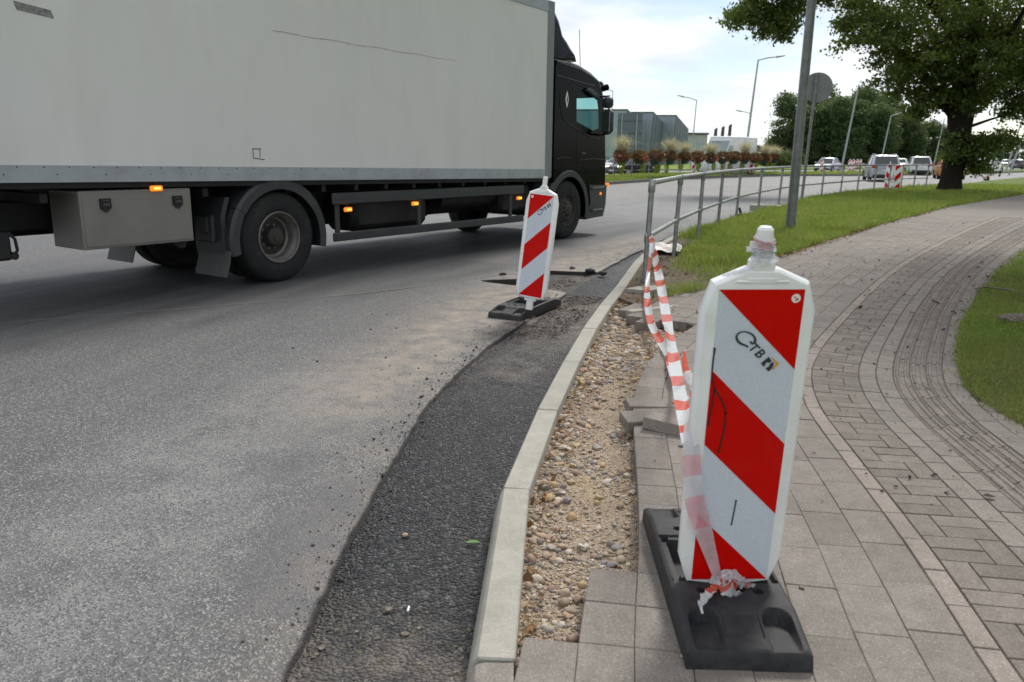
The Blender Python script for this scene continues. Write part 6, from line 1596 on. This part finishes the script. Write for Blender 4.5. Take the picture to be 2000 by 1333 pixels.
LB = [(0, 0, 9.6, 4.8, 4.6, 3.0, 380), (-2.4, -.4, 7.2, 2.6, 2.6, 1.8, 250), (2.6, -.3, 7.0, 3.0, 2.6, 1.9, 270), (-4.0, -.3, 6.5, 1.3, 1.5, .85, 70), (4.6, 0, 6.0, 1.7, 1.6, 1.0, 90), (.2, -.2, 5.6, 2.6, 2.2, 1.3, 220), (-1.8, -.2, 5.0, 1.6, 1.5, .9, 110), (1.9, -.3, 4.4, 1.3, 1.2, .7, 55), (-1.3, -.2, 3.7, .75, .8, .42, 24), (.2, -.4, 3.9, .8, .8, .5, 30),
      (2.5, -.3, 3.35, 1.0, .8, .36, 30), (3.3, -.2, 3.0, .55, .5, .22, 10), (1.5, -.25, 2.2, .85, .7, .45, 30), (.75, -.35, 1.65, .55, .5, .75, 50), (-.15, -.45, 1.9, .35, .3, .5, 14), (-7.4, .2, 7.85, 2.0, 1.5, .85, 110), (-9.0, .2, 7.15, .95, .9, .55, 42), (-7.9, .2, 6.75, .9, .8, .4, 30), (-6.7, .2, 8.6, 1.3, 1.2, .8, 55), (-8.3, .2, 8.9, 1.6, 1.4, .6, 55)]
SUB = []
for (a, b, c, d, e_, f_, n_) in LB:
    for _ in range(int(3 + n_ / 16)):
        v_ = rng.normal(size=3); v_ /= np.linalg.norm(v_); v_[2] = v_[2] * .9 - .25; r_ = rng.uniform(.98, 1.16); q_ = rng.uniform(.3, .62) * (1 if d > 1 else .6)
        SUB.append((a + v_[0] * d * r_, b + v_[1] * e_ * r_, c + v_[2] * f_ * r_, q_, q_, q_ * .6, int(rng.integers(4, 9))))
LB = [(a, b, c, d, e_, f_, int(n_ * .74)) for a, b, c, d, e_, f_, n_ in LB] + SUB
v, f = clumps(LB, .155, 36, .24); tag(link_mesh('crown', fast_mesh('crown', v, f, 4), M['leaf'], tree), None)
# distant wood
def far_tree_parts(kind, seed):
    if kind == 0: lob = [(0, 0, 1.6, 2.4, 2.4, 1.4, 60), (0, 0, 6.5, 2.6, 2.6, 4.0, 120), (.8, 0, 9.0, 1.6, 1.6, 2.0, 50), (-1.2, 0, 4.5, 2.0, 2.0, 2.4, 60), (1.4, 0, 3.5, 1.8, 1.8, 2, 50)]
    elif kind == 1: lob = [(0, 0, 1.4, 2.8, 2.8, 1.3, 70), (0, 0, 5.8, 3.4, 3.2, 3.2, 150), (-1.6, 0, 7.6, 1.8, 1.8, 1.8, 50), (1.7, 0, 7.9, 1.9, 1.9, 1.7, 55), (0, 0, 3, 2.8, 2.8, 1.8, 70)]
    else: lob = [(0, 0, 1.5, 2.4, 2.0, 1.3, 70), (-1.2, 0, 1.1, 1.4, 1.4, 1.0, 30), (1.2, 0, 1.9, 1.3, 1.3, 1.1, 30)]
    v, f = clumps([(a, b, c, d, e_, f_, int(n_ * 1.3)) for a, b, c, d, e_, f_, n_ in lob], .32, 30, .42); cr = fast_mesh('crown', v, f, 4)
    o = limb_tree([([(0, 0, -.2), (.1, 0, 3), (0, .1, 7.5 if kind < 2 else 1.5)], [.26, .2, .05]), ([(0, 0, 2.5), (1.2, .4, 5)], [.12, .03]), ([(0, 0, 3), (-1.3, -.3, 5.4)], [.12, .03])], 'trunk', None); tr_ = o.data; bpy.data.objects.remove(o); return tr_, cr
FT = [far_tree_parts(0, 1), far_tree_parts(1, 2), far_tree_parts(0, 3), far_tree_parts(1, 4), far_tree_parts(2, 5)]
def far_tree(x, y, sc, k, lb, group, mat='leaf2', name='far_tree'):
    e = tag(empty(name, (x * .973, y, .1), random.uniform(0, 6)), lb, 'tree' if k < 4 else 'bush', group); e.scale = (sc, sc, sc * random.uniform(.95, 1.08))
    link_mesh('trunk', FT[k][0], None, e); c = link_mesh('crown', FT[k][1], None, e)
    if not FT[k][1].materials: FT[k][1].materials.append(M[mat])
    c.material_slots[0].link = 'OBJECT'; c.material_slots[0].material = M[mat]
for (px_, D_, top, k) in ((1537, 150, 192, 0), (1560, 160, 205, 2), (1585, 146, 200, 1), (1618, 150, 196, 3), (1650, 142, 200, 1), (1683, 150, 198, 0), (1712, 144, 210, 3), (1742, 150, 222, 1), (1775, 146, 236, 0), (1805, 150, 240, 3), (1835, 150, 244, 1), (1600, 165, 188, 0), (1665, 165, 190, 2), (1725, 165, 200, 0)):
    far_tree((px_ - 1000) / 1555 * D_ * 1.0, D_, ((308 - top) / 1555 * D_ + 1.4) / 10.2, k, 'dark green tree in the wood beyond the road', 'trees of the wood beyond the road')
for (px_, D_, top, k) in ((1925, 300, 278, 1), (1945, 320, 286, 3), (1962, 330, 284, 1), (1978, 300, 292, 0), (1995, 340, 294, 3), (2015, 330, 290, 1), (1905, 280, 280, 3)):
    far_tree((px_ - 1000) / 1555 * D_, D_, ((309 - top) / 1555 * D_ + 1.4) / 10.2, k, 'hazy tree far off to the right of the maple trunk', 'distant trees at the road end')
for (px_, D_, top, k, m) in ((1500, 170, 276, 1, 'leaf3'), (1518, 165, 268, 3, 'leaf3'), (1482, 175, 282, 1, 'leaf2'), (1508, 120, 297, 4, 'leaf3'), (1528, 122, 294, 4, 'leaf3'), (1492, 118, 300, 4, 'leaf2'), (1545, 128, 296, 4, 'leaf2'), (1360, 165, 276, 1, 'leaf3'), (1348, 160, 280, 3, 'leaf3'), (1375, 170, 282, 1, 'leaf2')):
    far_tree((px_ - 1000) / 1555 * D_, D_, ((306 - top) / 1555 * D_ + 1.4) / (10.2 if k < 4 else 3.2), k, 'pale green bush in the field edge beside the wood' if k == 4 else 'light green tree at the field edge near the van', 'field edge greenery', m, 'far_bush' if k == 4 else 'far_tree')

# limes on the lawn that shade the footway (they stand to the right, beyond the picture edge)
lob = [(0, 0, 8.6, 4.4, 4.4, 3.0, 300), (-2.2, -1, 7.0, 2.6, 2.6, 1.3, 90), (2.2, 1, 7.2, 2.6, 2.6, 1.4, 90), (-.5, 2.2, 7.0, 2.4, 2.2, 1.2, 80)]
v, f = clumps(lob, .22, 26, .38); LIME = fast_mesh('crown', v, f, 4); LIME.materials.append(M['leaf'])
o = limb_tree([([(0, 0, -.2), (.05, 0, 3), (0, .1, 9.5)], [.32, .24, .06]), ([(0, 0, 4), (2, .6, 7)], [.14, .03]), ([(0, 0, 4.4), (-2.1, -.7, 7.2)], [.14, .03]), ([(0, 0, 4.8), (-.5, 2, 7.4)], [.12, .03])], 'trunk', None); LT = o.data; bpy.data.objects.remove(o)
for k, (x, y, sc, lb) in enumerate(((10.2, 12.6, 1.0, 'leafy lime shading the bend of the footway'), (17.5, 6.5, 1.1, 'second lime further in on the lawn'), (25, 16.5, 1.15, 'third lime deep in the lawn'), (13, -3, 1.1, 'lime on the lawn behind the bend'))):
    e = tag(empty('lime_tree', (x, y, .1), k * 1.7), lb, 'tree', 'limes on the lawn'); e.scale = (sc,) * 3; link_mesh('trunk', LT, None, e); link_mesh('crown', LIME, None, e)
